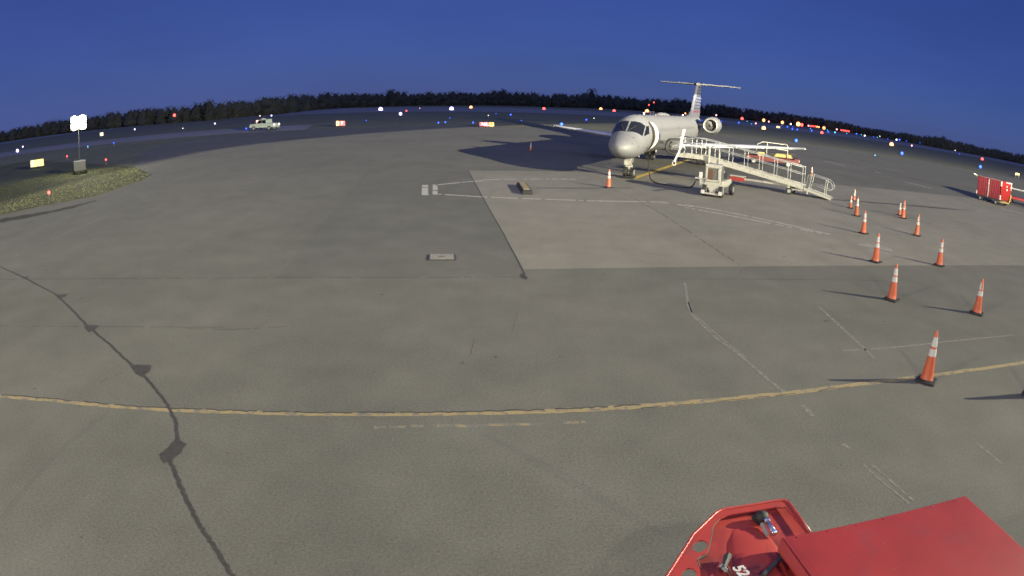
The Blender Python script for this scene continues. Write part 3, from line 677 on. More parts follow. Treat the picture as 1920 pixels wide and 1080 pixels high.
MB().box((-.28, .8, .8), (.06, 1.5, .5)).build('end_board', m_red, fc)
for x_ in (.2, 2.2):
    for y_ in (.1, 1.45): wheel(x_, y_, .2, .14, fc)

# ------------------------------------------------------------------ yellow-topped block lying on the apron
A1, A2, A3, A4 = at(969, 348), at(984, 347), at(1000, 366), at(980, 366.5)
ctr = (A1+A2+A3+A4)/4; ax = ((A4-A1)+(A3-A2)).normalized()
wb = thing('wheel_ramp_block', 'low black block with a scuffed yellow top lying alone on the concrete', 'apron block', ctr, math.atan2(ax.y, ax.x))
MB().box((0, 0, .09), (3.1, .46, .18), taper=.92).build('rubber_base', m_rub, wb, bevel=.02)
MB().box((-.12, .0, .19), (2.6, .30, .03)).build('yellow_top', m_wood, wb, bevel=.01)

# ------------------------------------------------------------------ red service vehicle below the camera
ZT = 1.20
def A3d(px, py, z): return at(px, py, z)
rv = thing('service_vehicle', 'red sheet-metal service vehicle seen from above at the bottom edge, numbered 52', 'vehicle', (2.9, 3.0, 0))
O = Vector((2.9, 3.0, 0))
q0, q1, q2 = A3d(1465, 1008, ZT), A3d(1520, 997.5, ZT), A3d(1810, 928.5, ZT)
ex = (q2-q1).normalized(); ey = Vector((ex.y, -ex.x, 0))        # ey towards the viewer
qa = q1-ex*.26; qd = q2
pan = [qa, qd, qd+ey*2.3, qa+ey*2.3+ex*.02]
m_hood = M('red_hood_paint', (.27, .026, .022), .38, var=.22, scale=1.8, dirt_or_reflection=(.15, .040, .045))  # maroon blotches: dirt plus reflections painted into the hood colour
m_redl = M('red_faded_paint', (.34, .036, .026), .5, var=.2, scale=4, dirt_or_reflection=(.15, .04, .035))
def rel(ps): return [p-O for p in ps]
def slabpoly(name, ps, z0, z1, mat, bevel=.01):
    ps = rel(ps); return MB().prism([(p.x, p.y) for p in ps], z0, z1).build(name, mat, rv, bevel=bevel)
# sides drop from the hood
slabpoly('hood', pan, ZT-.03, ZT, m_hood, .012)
ins = [pan[0]+ex*.06+ey*.06, pan[1]-ex*.05+ey*.05, pan[2]-ex*.05-ey*.05, pan[3]+ex*.06-ey*.05]
slabpoly('body', ins, .35, ZT-.03, m_red, .02)
m_scr = M('bare_scratch', (.30, .10, .085), .5)
for k in range(46):    # chips and scratches worn into the lid
    u_, v_ = random.uniform(.15, 1.85), random.uniform(.06, 1.1); p_ = qa+ex*u_+ey*v_-O; a_0 = random.gauss(.4, .5); ln = random.choice((.008, .012, .03, .07)); d_ = Vector((math.cos(a_0), math.sin(a_0), 0))*ln
    MB().add([(p_.x, p_.y, ZT+.0012), (p_.x+d_.x, p_.y+d_.y, ZT+.0012), (p_.x+d_.x-.0018, p_.y+d_.y+.0022, ZT+.0012), (p_.x-.002, p_.y+.0025, ZT+.0012)], [(0, 1, 2, 3)]).build('scratch', m_scr, rv)
for k in range(7):     # rivets along the far edge
    p_ = qa+ex*(.12+k*.28)+ey*.035-O; MB().lathe([(0, .008), (.003, .007), (.005, .003)], (p_.x, p_.y, ZT), 'z', 10).build('rivet', m_red, rv)
# raised lighter flap along the hood's left edge
f1, f2, f3 = A3d(1465, 1008, ZT+.03)-O, A3d(1459, 1028, ZT+.0)-O, A3d(1500, 1085, ZT+.0)-O
f4 = A3d(1545, 1120, ZT+.05)-O
m = MB(); m.add([f1, f2, f3, f4, f1-Vector((0, 0, .02)), f2-Vector((0, 0, .02)), f3-Vector((0, 0, .02)), f4-Vector((0, 0, .02))], [(0, 1, 2, 3), (7, 6, 5, 4), (0, 1, 5, 4), (1, 2, 6, 5), (2, 3, 7, 6), (3, 0, 4, 7)])
m.build('hood_flap', M('flap_paint', (.36, .045, .03), .45, var=.1), rv)
# nose frame: a plate with lightening holes
ZF = 1.10
def plate_with_holes(name, outer, holes, z, th, mat):
    bm = bmesh.new(); loops = [outer]+holes
    edges = []
    for lp in loops:
        vs = [bm.verts.new((p.x, p.y, p.z)) for p in lp]
        for i in range(len(vs)): edges.append(bm.edges.new((vs[i], vs[(i+1) % len(vs)])))
    bmesh.ops.triangle_fill(bm, use_beauty=True, use_dissolve=False, edges=edges, normal=(0, 0, 1))
    me = bpy.data.meshes.new(name); bm.to_mesh(me); bm.free(); me.materials.append(mat)
    o = bpy.data.objects.new(name, me); C.objects.link(o); o.parent = rv
    s = o.modifiers.new('thick', 'SOLIDIFY'); s.thickness = th; s.offset = -1
    return o
outer = [(1225, 1120), (1250, 1080), (1300, 1001.7), (1341.7, 961.7), (1352, 956), (1363, 953), (1400, 948), (1440, 941), (1462, 937.8), (1472, 937.6), (1479, 941), (1500, 970), (1519, 998)]
inner_e = [(1514, 1001), (1494, 976), (1474, 950), (1466.7, 951.5), (1456.7, 950), (1423, 956), (1378, 963), (1363, 966), (1350, 972), (1340, 981.7), (1335.5, 990), (1334, 998), (1332, 1010), (1329, 1026), (1326.5, 1036), (1316, 1040), (1306, 1049), (1312, 1064), (1318, 1120)]
def hole(cx, cy, rx, ry, rot, n=20):
    c, s = math.cos(rot), math.sin(rot); return [A3d(cx+rx*math.cos(t)*c-ry*math.sin(t)*s, cy+rx*math.cos(t)*s+ry*math.sin(t)*c, ZF)-O for t in [2*pi*k/n for k in range(n)]]
fl = [A3d(x, y, ZF)-O for x, y in outer+inner_e]
plate_with_holes('nose_flange', fl, [hole(1312.8, 1024, 14.8, 10.8, -.35), hole(1292, 1077, 14, 12, -.3)], ZF, .012, m_redl)
MB().path([A3d(x, y, ZF-.012)-O for x, y in inner_e[1:-1]], .010, 6).build('lip_gap_line', m_rub, rv, smooth=True)  # dark line put in for the shaded gap under the lip
# folded lip round the flange
lip = [A3d(x, y, ZF+.004)-O for x, y in outer]
MB().path(lip, .011, 6).build('flange_lip', M('lip_paint', (.36, .05, .045), .4), rv, smooth=True)
# inner cowl: recessed lower, sloping
cow = [(1514, 1001, -.05), (1494, 976, -.05), (1474, 950.5, -.05), (1456.7, 951, -.05), (1423, 957, -.05), (1378, 964, -.05), (1350, 972.5, -.05), (1336, 988, -.05), (1330, 1025, -.05), (1326.5, 1037, -.05), (1316, 1041, -.05), (1306, 1049, -.05), (1312, 1064, -.05), (1318, 1130, -.05), (1530, 1130, -.05), (1463, 1015, -.05)]
cps = [A3d(x, y, ZF+dz)-O for x, y, dz in cow]; cc = sum(cps, Vector())/len(cps)
bm = bmesh.new(); vs = [bm.verts.new(p+(p-cc)*.03) for p in cps]; fce = bm.faces.new(vs); bmesh.ops.triangulate(bm, faces=[fce])
me = bpy.data.meshes.new('nose_cowl'); bm.to_mesh(me); bm.free(); me.materials.append(M('cowl_paint', (.32, .038, .028), .5, var=.25, scale=3, dirt_or_reflection=(.10, .025, .022)))
o = bpy.data.objects.new('nose_cowl', me); C.objects.link(o); o.parent = rv
so = o.modifiers.new('t', 'SOLIDIFY'); so.thickness = .012; so.offset = -1
# raised rounded centre of the cowl
bc0, bc1 = A3d(1400, 985, ZF-.04)-O, A3d(1440, 1115, ZF-.04)-O
dd = (bc1-bc0).normalized(); nn = Vector((-dd.y, dd.x, 0)); rings = []
for t in np.linspace(0, 1, 9):
    w = .20*(.55+.45*min(1, t*3)); hh = .035*min(1, t*4)
    rings.append([bc0.lerp(bc1, t)+nn*w*math.cos(a)+Vector((0, 0, hh*math.sin(a)-.012)) for a in np.linspace(0, pi, 14)])
m = MB()
vv = [p for r_ in rings for p in r_]; m.add(vv, [(k*14+i, k*14+i+1, (k+1)*14+i+1, (k+1)*14+i) for k in range(8) for i in range(13)]); m.build('cowl_bulge', m_redl, rv, smooth=True)
# lower skirt of the nose, so that the holes look down to the ground but the body is solid inside
sk = [(1519, 998), (1474, 950), (1363, 966), (1336, 985), (1326, 1036), (1310, 1064), (1316, 1125), (1545, 1125)]
slabpoly('nose_body', [A3d(x, y, ZF-.07) for x, y in sk], .4, ZF-.075, m_red, .02)
# latches
k0 = A3d(1428, 969, ZF)-O
MB().lathe([(-.05, .045), (.0, .055), (.03, .05), (.05, .02)], k0, 'z', 16).build('latch_boss', m_rub, rv, smooth=True)
MB().box(A3d(1421, 970, ZF-.01)-O, (.10, .05, .03)).build('latch_shadow_pad', m_rub, rv, bevel=.01)
k1, k2 = A3d(1438, 976, ZF+.01)-O, A3d(1451, 998, ZF+.01)-O
MB().tube(k1, k2, .018, 10).build('latch_bar', m_chrome, rv, smooth=True)
MB().tube(k1-Vector((.035, 0, .03)), k2-Vector((.045, -.01, .03)), .016, 8).build('latch_bracket', m_galv, rv)
for kk in (k1, k2): MB().lathe([(-.02, .026), (.015, .026), (.022, .015)], kk, 'z', 12).build('latch_bolt', m_chrome, rv, smooth=True)
j0 = A3d(1365, 1042, ZF)-O; j1 = A3d(1356, 1066, ZF)-O
MB().tube(j0, j1, .03, 8, .018).build('latch_bracket', m_steel, rv); MB().tube(A3d(1352, 1060, ZF)-O, A3d(1362, 1070, ZF)-O, .016, 8).build('latch_bar', m_galv, rv)
MB().tube(A3d(1362, 1062, ZF-.02)-O, A3d(1385, 1100, ZF-.02)-O, .008, 6).build('retaining_wire', m_rub, rv)
MB().box(A3d(1452, 1058, ZF+.005)-O, (.34, .03, .03), Matrix.Rotation(.75, 3, 'Z')).build('trim_strip', m_steel, rv)
MB().tube(A3d(1325, 1037, ZF-.03)-O, A3d(1304, 1048, ZF-.03)-O, .022, 8).build('seal', m_rub, rv)
def text_obj(txt, size, parent, mat, loc, rot, name='lettering', ext=.003):
    cu = bpy.data.curves.new(name, 'FONT'); cu.body = txt; cu.size = size; cu.extrude = ext; cu.align_x = 'CENTER'; cu.align_y = 'CENTER'; cu.offset = size*.025
    cu.materials.append(mat); o = bpy.data.objects.new(name, cu); C.objects.link(o); o.parent = parent; o.location = loc
    o.rotation_euler = rot; bpy.context.view_layer.update()
    me = bpy.data.meshes.new_from_object(o); o2 = bpy.data.objects.new(name, me); C.objects.link(o2); o2.parent = parent; o2.location = loc; o2.rotation_euler = rot; bpy.data.objects.remove(o); o2.name = name; return o2
tp = A3d(1387, 1072, ZF+.02)-O
tdv = A3d(1398, 1082, ZF)-A3d(1379, 1060, ZF); text_obj('52', .125, rv, m_refl, A3d(1389, 1071, ZF+.03)-O, (0, 0, math.atan2(tdv.y, tdv.x)))
for x_, y_ in ((.3, .25), (1.6, .25)):
    p = qa+ex*x_+ey*(y_+.3)-O; wheel(p.x, p.y, .32, .22, rv)
p = A3d(1330, 1010, 0)-O
wheel(p.x+.35, p.y-1.2, .32, .22, rv)

# ------------------------------------------------------------------ tall dark pole shadow caster is off-frame: left out
# ------------------------------------------------------------------ service truck on the far taxiway
tr = thing('service_truck', 'pale green service truck with rooftop beacon parked on the far taxiway', 'truck', at(496, 244.5), math.radians(168))
# local +x = front
tr.rotation_euler.z = math.radians(180-14)
b = MB(); b.prism([(-2.35, .45), (2.3, .45), (2.38, .7), (2.3, 1.02), (1.25, 1.12), (.75, 1.15), (-.9, 1.15), (-2.35, 1.1)], -.92, .92, lambda a, b_, h: (a, h, b_)); b.build('body', m_truck, tr, bevel=.05)
b = MB(); b.prism([(1.2, 1.12), (.55, 1.72), (-.85, 1.75), (-1.0, 1.14)], -.84, .84, lambda a, b_, h: (a, h, b_)); b.build('cab', m_truck, tr, bevel=.05)
for sg in (-1, 1):
    MB().prism([(1.0, 1.16), (.5, 1.62), (-.1, 1.64), (-.1, 1.16)], .85*sg, .86*sg, lambda a, b_, h: (a, h, b_)).build('side_window', m_glass, tr)
    MB().prism([(-.18, 1.16), (-.18, 1.64), (-.78, 1.64), (-.88, 1.16)], .85*sg, .86*sg, lambda a, b_, h: (a, h, b_)).build('side_window', m_glass, tr)
    for x_ in (-1.5, 1.5): wheel(x_, .82*sg, .38, .26, tr)
    MB().box((2.36, .62*sg, .82), (.06, .32, .2)).build('headlight', glow('headlight_glow', (1, .95, .85), 6), tr)
    MB().box((-2.37, .7*sg, .9), (.05, .2, .22)).build('tail_light', glow('tail_glow', (1, .75, .85), 4), tr)
MB().prism([(1.18, 1.16), (.6, 1.68), (.6, 1.70), (1.22, 1.16)], -.7, .7, lambda a, b_, h: (a, h, b_)).build('windscreen', m_glass, tr)
MB().box((.15, 0, 1.81), (.3, .9, .12)).build('light_bar', m_refl, tr, bevel=.02)
MB().box((.95, .6, 1.45), (.25, .35, .35)).build('hazard_lamp', glow('hazard_glow', (1, .25, .2), 8), tr)
MB().lathe([(0, .08), (.12, .07)], (.9, 0, 2.25), 'z', 10).build('beacon', glow('beacon_glow', (1, .85, .8), 3), tr)
MB().tube((.7, 0, 1.7), (.9, 0, 2.26), .02).build('beacon_stalk', m_steel, tr)

# ------------------------------------------------------------------ lit airfield signs
def sign(name, label, px, py, w, h, panels, group='lit airfield signs', yaw=None, emit=1.0):
    p = at(px, py); rz = math.atan2(p.x, p.y)*-1 if yaw is None else yaw
    t = thing(name, label, 'airfield sign', p, rz, group)
    for sx in (-1, 1): MB().box((sx*w*.38, .02, .09), (.06, .06, .18)).build('leg', m_steel, t)
    MB().box((0, .03, .18+h/2), (w, .16, h)).build('housing', m_yelm if panels[0][3] == 'y' else m_grey, t, bevel=.02)
    x = -w/2+.04
    tw = w-.08
    for frac, rgb, txt, kind, trgb in panels:
        ww = tw*frac
        MB().box((x+ww/2, -.058, .18+h/2), (ww-.01, .012, h-.08)).build('face', glow('sign_face', rgb, emit), t)
        if txt: text_obj(txt, h*.78, t, glow('legend', trgb, 2.4) if kind == 'r' else m_dark, (x+ww/2, -.07, .18+h/2), (pi/2, 0, 0), 'legend')
        x += ww
    return t
sign('holding_sign', 'long lit red and yellow airfield sign at the far apron edge', 912.5, 239, 2.15, .62, [(.66, (1, .10, .16), '7-25', 'r', (1, .85, .9)), (.34, (1, .62, .12), 'A', 'y', (0, 0, 0))], emit=1.5)
sign('holding_sign', 'small lit sign half pale yellow and half red right of the truck', 638.5, 238, 1.45, .78, [(.33, (1, .7, .28), '', 'y', None), (.67, (1, .12, .15), '7', 'r', (1, .85, .9))], emit=1.6)
sign('taxiway_sign', 'lit yellow airfield sign in the grass near the left edge', 70, 316, 1.55, .72, [(.26, (.8, .75, .45), '', 'y', None), (.74, (1, .86, .30), '', 'y', None)], yaw=.05+math.atan2(51, 57)-.25, emit=1.3)
sign('taxiway_sign', 'distant lit pale yellow sign among the runway lights', 1459, 240.5, 1.9, .9, [(1, (1, .72, .35), '', 'y', None)], emit=1.8)
sign('taxiway_sign', 'small lit cream sign tilted in the grass right of the light tower', 190.5, 256.5, 1.0, .8, [(1, (1, .9, .62), '', 'y', None)], yaw=1.2, emit=1.6)
t = thing('unlit_sign', 'dull yellow unlit sign on posts in the grass above the red carts', 'airfield sign', at(1907, 333), -.7)
MB().box((0, 0, .8), (1.1, .1, .55)).build('board', m_yelm, t, bevel=.02)
for sx in (-.4, .4): MB().box((sx, 0, .27), (.06, .06, .54)).build('leg', m_steel, t)

# ------------------------------------------------------------------ light tower on the left
lp = at(150, 325); tw_ = thing('light_tower', 'portable light tower on a grey trailer box with its lamp shining', 'light tower', lp, math.atan2(-lp.x, lp.y))
MB().box((0, 0, .62), (1.05, 1.5, .75)).build('trailer_box', M('tower_grey', (.09, .095, .095), .6), tw_, bevel=.04)
for sx in (-.5, .5): 
    o = MB().lathe([(-.1, .26), (.1, .26)], (sx, 0, .26), 'x', 16).build('wheel', m_rub, tw_)
lamp_w = Vector((0, 0, H))+ray(148, 230)*((Vector((lp.x, lp.y)).length)/math.hypot(ray(148, 230).x, ray(148, 230).y))
hz = lamp_w.z
MB().tube((0, 0, .9), (0, 0, hz-.2), .022, 8, .02).build('mast', m_steel, tw_)
mh = MB()
for a, b in ((-.36, -.27), (.36, -.27), (-.36, .27), (.36, .27)): mh.box((a, .06, hz+b), (.66, .2, .5))
mh.build('lamp_housing', m_steel, tw_, bevel=.01)
m_flood = glow('floodlamp', (1, .97, .80), 14, sampled=True)
for a, b in ((-.36, -.27), (.36, -.27), (-.36, .27), (.36, .27)): MB().lathe([(-.012, .29), (.0, .29)], (a, -.052, hz+b), 'y', 20).build('lamp', m_flood, tw_)

tl = bpy.data.lights.new('tower_lamp', 'POINT'); tl.energy = 1200; tl.color = (1, .95, .72); tl.shadow_soft_size = .3
to = bpy.data.objects.new('tower_lamp', tl); C.objects.link(to); to.parent = tw_; to.location = (0, -.5, hz)
# ------------------------------------------------------------------ airfield lights
LC = {'b': ('blue', (.03, .10, 1.0)), 'v': ('violet-white', (.62, .50, 1.0)), 'r': ('red', (1.0, .08, .07)), 'o': ('orange', (1.0, .34, .12)), 'w': ('white', (1.0, .93, .80)), 'c': ('cyan', (.08, .42, .75)), 'p': ('pink', (1.0, .38, .42))}
L = [(32.6,282.5,'v',2),(42.8,275,'v',1),(125.7,293,'r',1),(198.6,299.4,'r',1),(164.6,274.8,'c',0),(213.3,267.8,'b',0),(252.6,242.4,'v',1),(327,216,'r',2),(342.7,240.7,'w',0),(91.7,361,'r',2),
(403,231.7,'v',1),(461.7,241,'b',1),(509,216.7,'v',1),(686.5,226,'b',0),(713.8,205,'v',3),(751,213.3,'v',2),(762,207.8,'r',1),(787,202.9,'p',0),(846.6,204.2,'v',3),(843.5,221,'b',0),(821.9,230,'b',1),(835,229,'b',1),(883,201.3,'o',2),(887,229.7,'b',1),(915.6,216.4,'w',0),(930,213,'b',0),(957.6,215,'b',1),(977.6,226,'b',0),(1019.8,204,'r',2),(1053,232.8,'b',2),(1099.5,224.5,'b',1),
(1126.5,204.5,'o',2),(1151.5,208,'r',2),(1113.8,221.7,'w',0),(1190.8,218,'w',1),(1213.3,209.2,'o',3),(1285,212.6,'o',1),(1280.4,216,'w',1),(1316.3,225.6,'b',0),(1343,216,'p',1),(1352.9,227.2,'b',0),(1391.5,222.5,'r',2),(1385.2,230,'b',1),(1401,227.5,'c',0),(1409,232,'c',0),(1417.2,231.4,'p',1),(1432,225.4,'o',2),(1432,240.5,'o',3),(1441.5,228,'p',1),(1467,229.6,'o',2),(1466,235.5,'b',0),(1476.4,237.7,'b',1),(1482.6,232.5,'w',1),(1485.7,242,'b',1),(1486.8,238,'b',0),(1496.7,232.7,'o',3),(1503.4,234,'r',2),(1494.9,242.8,'b',1),(1516,235.8,'p',1),(1519.6,241,'c',0),(1521.9,244.9,'b',1),(1545,240,'o',2),(1541,249,'r',2),(1551.3,243.8,'c',0),(1553,247.3,'b',1),(1565.6,248.3,'c',1),(1569,242.6,'p',1),(1493,263.4,'b',2),
(1587.5,250,'c',0),(1606,251,'b',1),(1615,252.5,'c',0),(1621.4,254.5,'w',1),(1638,256.7,'b',0),(1645,257.3,'c',0),(1649.6,255.6,'w',0),(1664.5,260,'b',0),(1671.7,271,'o',3),(1681,262,'w',1),(1686.6,262,'b',1),(1691.4,287.3,'b',2),(1699.5,264.3,'b',0),(1709.6,273,'p',1),(1725,267.6,'b',0),(1791,282,'w',0),(1799,288.4,'b',0),(1841.7,298.5,'r',2),(1838.4,312.5,'b',2),(1640.7,291,'c',0),
(1520.5,236.3,'r',1),(1524.5,236.7,'r',1),(1528.5,237,'r',1),(1532,237.6,'o',1),(1535.5,238.2,'o',1),(1577.5,244,'r',1),(1581,244.6,'r',1),(1584.5,245,'r',1),(1588,245.6,'r',1),(1591.5,246.2,'r',1)]
ordw = ['leftmost', 'second', 'third', 'fourth', 'fifth', 'sixth', 'seventh', 'eighth', 'ninth', 'tenth', 'eleventh', 'twelfth', 'thirteenth', 'fourteenth', 'fifteenth', 'sixteenth', 'seventeenth', 'eighteenth', 'nineteenth', 'twentieth', 'twenty-first', 'twenty-second', 'twenty-third', 'twenty-fourth', 'twenty-fifth', 'twenty-sixth', 'twenty-seventh', 'twenty-eighth', 'twenty-ninth', 'thirtieth', 'thirty-first', 'thirty-second', 'thirty-third']
cnt = {}
tree_prof = [(-50, 300, 5), (-45.1, 300, 5), (-40.1, 290, 6.1), (-36.1, 270, 6.2), (-32, 250, 6.2), (-28.9, 240, 6.1), (-25.8, 235, 6.5), (-22.7, 250, 6.2), (-20.4, 262, 7.2), (-15.1, 410, 9.8), (-12.7, 440, 9.0), (-10.5, 460, 11), (-8.4, 490, 9.4), (-6.1, 505, 11.3), (-3.1, 550, 11.3), (-1.2, 585, 14), (.9, 585, 12.8), (3.2, 600, 12.6), (5.3, 700, 16), (7.4, 760, 17), (10.5, 790, 15), (13.4, 800, 17.5), (16.8, 850, 16.2), (19.9, 880, 15.4), (23.6, 900, 15), (26.9, 900, 14.5), (30.2, 900, 10.5), (33.6, 800, 10.5), (36.7, 680, 11.3), (40.1, 750, 10), (43.3, 850, 11.8), (46, 850, 11.8), (52, 850, 12)]
def tprof(az):
    for a, b in zip(tree_prof, tree_prof[1:]):
        if a[0] <= az <= b[0]:
            t = (az-a[0])/(b[0]-a[0]); return a[1]*(1-t)+b[1]*t, a[2]*(1-t)+b[2]*t
    return (tree_prof[0] if az < 0 else tree_prof[-1])[1:]
glm = {}
for px, py, c, s in sorted(L):
    d = ray(px, py); hz_ = math.hypot(d.x, d.y); az = math.degrees(math.atan2(d.x, d.y)); el = d.z/hz_
    dist = (H-.38)/-el if el < -1e-4 else 9999
    dist = min(dist, tprof(az)[0]-25); z = H+el*dist
    pos = Vector((d.x/hz_*dist, d.y/hz_*dist, 0))
    rad = max(.09, dist*(.0006, .0011, .0022, .0031)[s])
    st = (3, 4.5, 5, 6)[s]
    key = (c, s)
    if key not in glm: glm[key] = glow('lamp_'+LC[c][0].replace('-', '_'), LC[c][1], st)
    k = cnt.get(c, 0); cnt[c] = k+1
    size = ('faint', 'small', 'bright', 'very bright')[s]
    nm = {'b': 'taxiway_light', 'c': 'taxiway_light'}.get(c, 'runway_light' if z < 1.2 else 'obstruction_light')
    t = thing(nm, '%s %s airfield light, %s of the %s ones from the left' % (size, LC[c][0], ordw[k] if k else 'first', LC[c][0]), 'airfield light', pos, 0, '%s lights on the airfield' % LC[c][0])
    MB().tube((0, 0, -.03), (0, 0, max(z-rad*.7, .02)), .03, 6).build('stake', m_steel, t)
    MB().lathe([(-rad, rad*.25), (-rad*.6, rad*.8), (0, rad), (rad*.6, rad*.8), (rad, rad*.2)], (0, 0, z), 'z', 10).build('lens', glm[key], t, smooth=True)
# antenna masts with red lamps near the tree line
for (px, py, lab, w) in ((1216.8, 196.7, 'slim antenna mast with a red lamp, left of the taller one', 1), (1226, 192, 'slim antenna mast with a red lamp, the taller of two', 1)):
    d = ray(px, py); hz_ = math.hypot(d.x, d.y); dist = 420; z = H+d.z/hz_*dist
    t = thing('antenna_mast', lab, 'antenna mast', (d.x/hz_*dist, d.y/hz_*dist, 0), 0, 'antenna masts')
    MB().tube((0, 0, 0), (0, 0, z-.3), .12, 6).build('mast', m_steel, t)
    MB().lathe([(-.42, .1), (-.2, .36), (.2, .36), (.42, .1)], (0, 0, z), 'z', 8).build('lamp', glm[('r', 2)], t)
for k, (px, py) in enumerate(((1219.5, 210), (1225, 208.5))):
    d = ray(px, py+3); hz_ = math.hypot(d.x, d.y); dist = 330
    t = thing('equipment_cabinet', 'pale equipment cabinet, %s of two below the red-lit masts' % ('left' if k == 0 else 'right'), 'cabinet', (d.x/hz_*dist, d.y/hz_*dist, 0), 0, 'equipment cabinets')
    MB().box((0, 0, 1.3), (.9, .9, 2.4)).build('body', m_refl, t); MB().box((0, 0, 2.56), (1.05, 1.05, .1)).build('roof', m_grey, t)

# ------------------------------------------------------------------ tree line
def clump_tree(vs, fs, x, y, h, r, n, rg):
    k = len(vs)
    rows, cols = 6, 8
    base = len(vs)
    for i in range(rows):
        t = i/(rows-1)
        rr = r*(.8, .95, .95, .8, .55, .15)[i]
        for j in range(cols):
            a = 2*pi*(j+.5*(i % 2))/cols+rg.uniform(-.3, .3); q = rr*rg.uniform(.6, 1.2)
            vs.append((x+q*math.cos(a), y+q*math.sin(a), max(-.2, -.2+h*.93*t+rg.uniform(-.07, .05)*h)))
    for i in range(rows-1):
        for j in range(cols):
            a_, b_2, c_, d_ = base+i*cols+j, base+i*cols+(j+1) % cols, base+(i+1)*cols+(j+1) % cols, base+(i+1)*cols+j
            fs.append((a_, b_2, c_)); fs.append((a_, c_, d_))
    fs.append(tuple(base+(rows-1)*cols+j for j in range(cols)))
    for _ in range(n):
        a = rg.uniform(0, 2*pi); t = rg.uniform(.05, 1.0); q = r*rg.uniform(.8, 1.3)*math.sqrt(max(.05, 1-(max(t, .45)-.45)**2/.32))
        c = Vector((x+q*math.cos(a), y+q*math.sin(a), h*t)); s = h*rg.uniform(.02, .05)
        b0 = len(vs)
        for _k in range(3): vs.append((c.x+rg.uniform(-s, s)*1.4, c.y+rg.uniform(-s, s)*1.4, c.z+rg.uniform(-s, s)))
        fs.append((b0, b0+1, b0+2))
rg = random.Random(3); vs = []; fs = []
az = -52.0
while az < 52:
    D, hh = tprof(az)
    for row in range(2):
        d = D+row*9+rg.uniform(-4, 4); h = hh*rg.uniform(.93, 1.0)*(1+.045*math.sin(az*2.3)+.035*math.sin(az*5.9+1)+.03*math.sin(az*11.7))*(1+.02*row); r = h*rg.uniform(.36, .52)
        a = math.radians(az+rg.uniform(-.1, .1)); clump_tree(vs, fs, d*math.sin(a), d*math.cos(a), h, r, 120, rg)
    az += math.degrees(hh*rg.uniform(.2, .5)/D)
m = MB(); m.v = vs; m.f = fs
tag(m.build('treeline', m_leaf), 'dark distant wood of broadleaf trees along the whole horizon', kind='stuff')
# the few crowns that stand clear of the wood
for k, (px, py, lab) in enumerate(((393, 186, 'dark tree poking above the wood, left of the parked truck'), (735, 167.5, 'dark round tree above the wood over the left bright runway lights'), (944, 166.5, 'dark tree above the wood straight over the long red sign'), (1110, 166, 'tallest dark tree of the wood, left of the jet tail'), (1270, 183.5, 'dark tree rising above the wood just left of the jet fin'), (1770, 255, 'broad dark tree above the wood near the right edge'))):
    d = ray(px, py); hz_ = math.hypot(d.x, d.y); azd = math.degrees(math.atan2(d.x, d.y)); D = tprof(azd)[0]-8; h = H+d.z/hz_*D
    t = thing('tree', lab, 'tree', (d.x/hz_*D, d.y/hz_*D, 0), 0, 'trees standing above the wood')
    vs = []; fs = []; clump_tree(vs, fs, 0, 0, h, h*.3, 420, rg); m = MB(); m.v = vs; m.f = fs; m.build('crown', m_leaf, t)
    MB().tube((0, 0, -.1), (0, 0, h*.5), .3, 8, .12).build('trunk', m_bark, t)

# ------------------------------------------------------------------ light
W_ = bpy.data.worlds.new('World'); S.world = W_; W_.use_nodes = True
n, l = W_.node_tree.nodes, W_.node_tree.links
bg = n['Background']
sky = n.new('ShaderNodeTexSky'); sky.sky_type = 'NISHITA'; sky.sun_disc = False; sky.sun_elevation = math.radians(7); sky.sun_rotation = math.radians(215)
sky.air_density = 1.0; sky.dust_density = .2; sky.ozone_density = 6.0
tint = n.new('ShaderNodeMix'); tint.data_type = 'RGBA'; tint.blend_type = 'MULTIPLY'; tint.inputs[0].default_value = 1; tint.inputs[7].default_value = (.50, .56, 1.12, 1)
l.new(sky.outputs['Color'], tint.inputs[6])
tc = n.new('ShaderNodeTexCoord'); sep = n.new('ShaderNodeSeparateXYZ'); l.new(tc.outputs['Generated'], sep.inputs[0])
ramp_ = n.new('ShaderNodeValToRGB'); l.new(sep.outputs['Z'], ramp_.inputs[0]); cr_ = ramp_.color_ramp     # blue hour: deep blue low, brighter overhead
cr_.elements[0].position = 0.0; cr_.elements[0].color = (.66, .94, 3.1, 1)
cr_.elements[1].position = .9; cr_.elements[1].color = (2.2, 2.7, 6.4, 1)
e_ = cr_.elements.new(.22); e_.color = (.44, .68, 2.5, 1)
mx_ = n.new('ShaderNodeMix'); mx_.data_type = 'RGBA'; mx_.inputs[0].default_value = .72; l.new(tint.outputs[2], mx_.inputs[6]); l.new(ramp_.outputs[0], mx_.inputs[7])
nz = n.new('ShaderNodeTexNoise'); nz.inputs['Scale'].default_value = 2.2; nz.inputs['Detail'].default_value = 5; mp_ = n.new('ShaderNodeMapping'); mp_.inputs['Scale'].default_value = (1, 1, 4); l.new(tc.outputs['Generated'], mp_.inputs['Vector']); l.new(mp_.outputs['Vector'], nz.inputs['Vector'])
mr = n.new('ShaderNodeMapRange'); mr.inputs['From Min'].default_value = .3; mr.inputs['From Max'].default_value = .7; mr.inputs['To Min'].default_value = .92; mr.inputs['To Max'].default_value = 1.09; l.new(nz.outputs['Fac'], mr.inputs['Value'])
xr = n.new('ShaderNodeMapRange'); xr.inputs['From Min'].default_value = -.8; xr.inputs['From Max'].default_value = .8; xr.inputs['To Min'].default_value = 1.12; xr.inputs['To Max'].default_value = .86; l.new(sep.outputs['X'], xr.inputs['Value'])
ml_ = n.new('ShaderNodeMath'); ml_.operation = 'MULTIPLY'; l.new(mr.outputs[0], ml_.inputs[0]); l.new(xr.outputs[0], ml_.inputs[1])
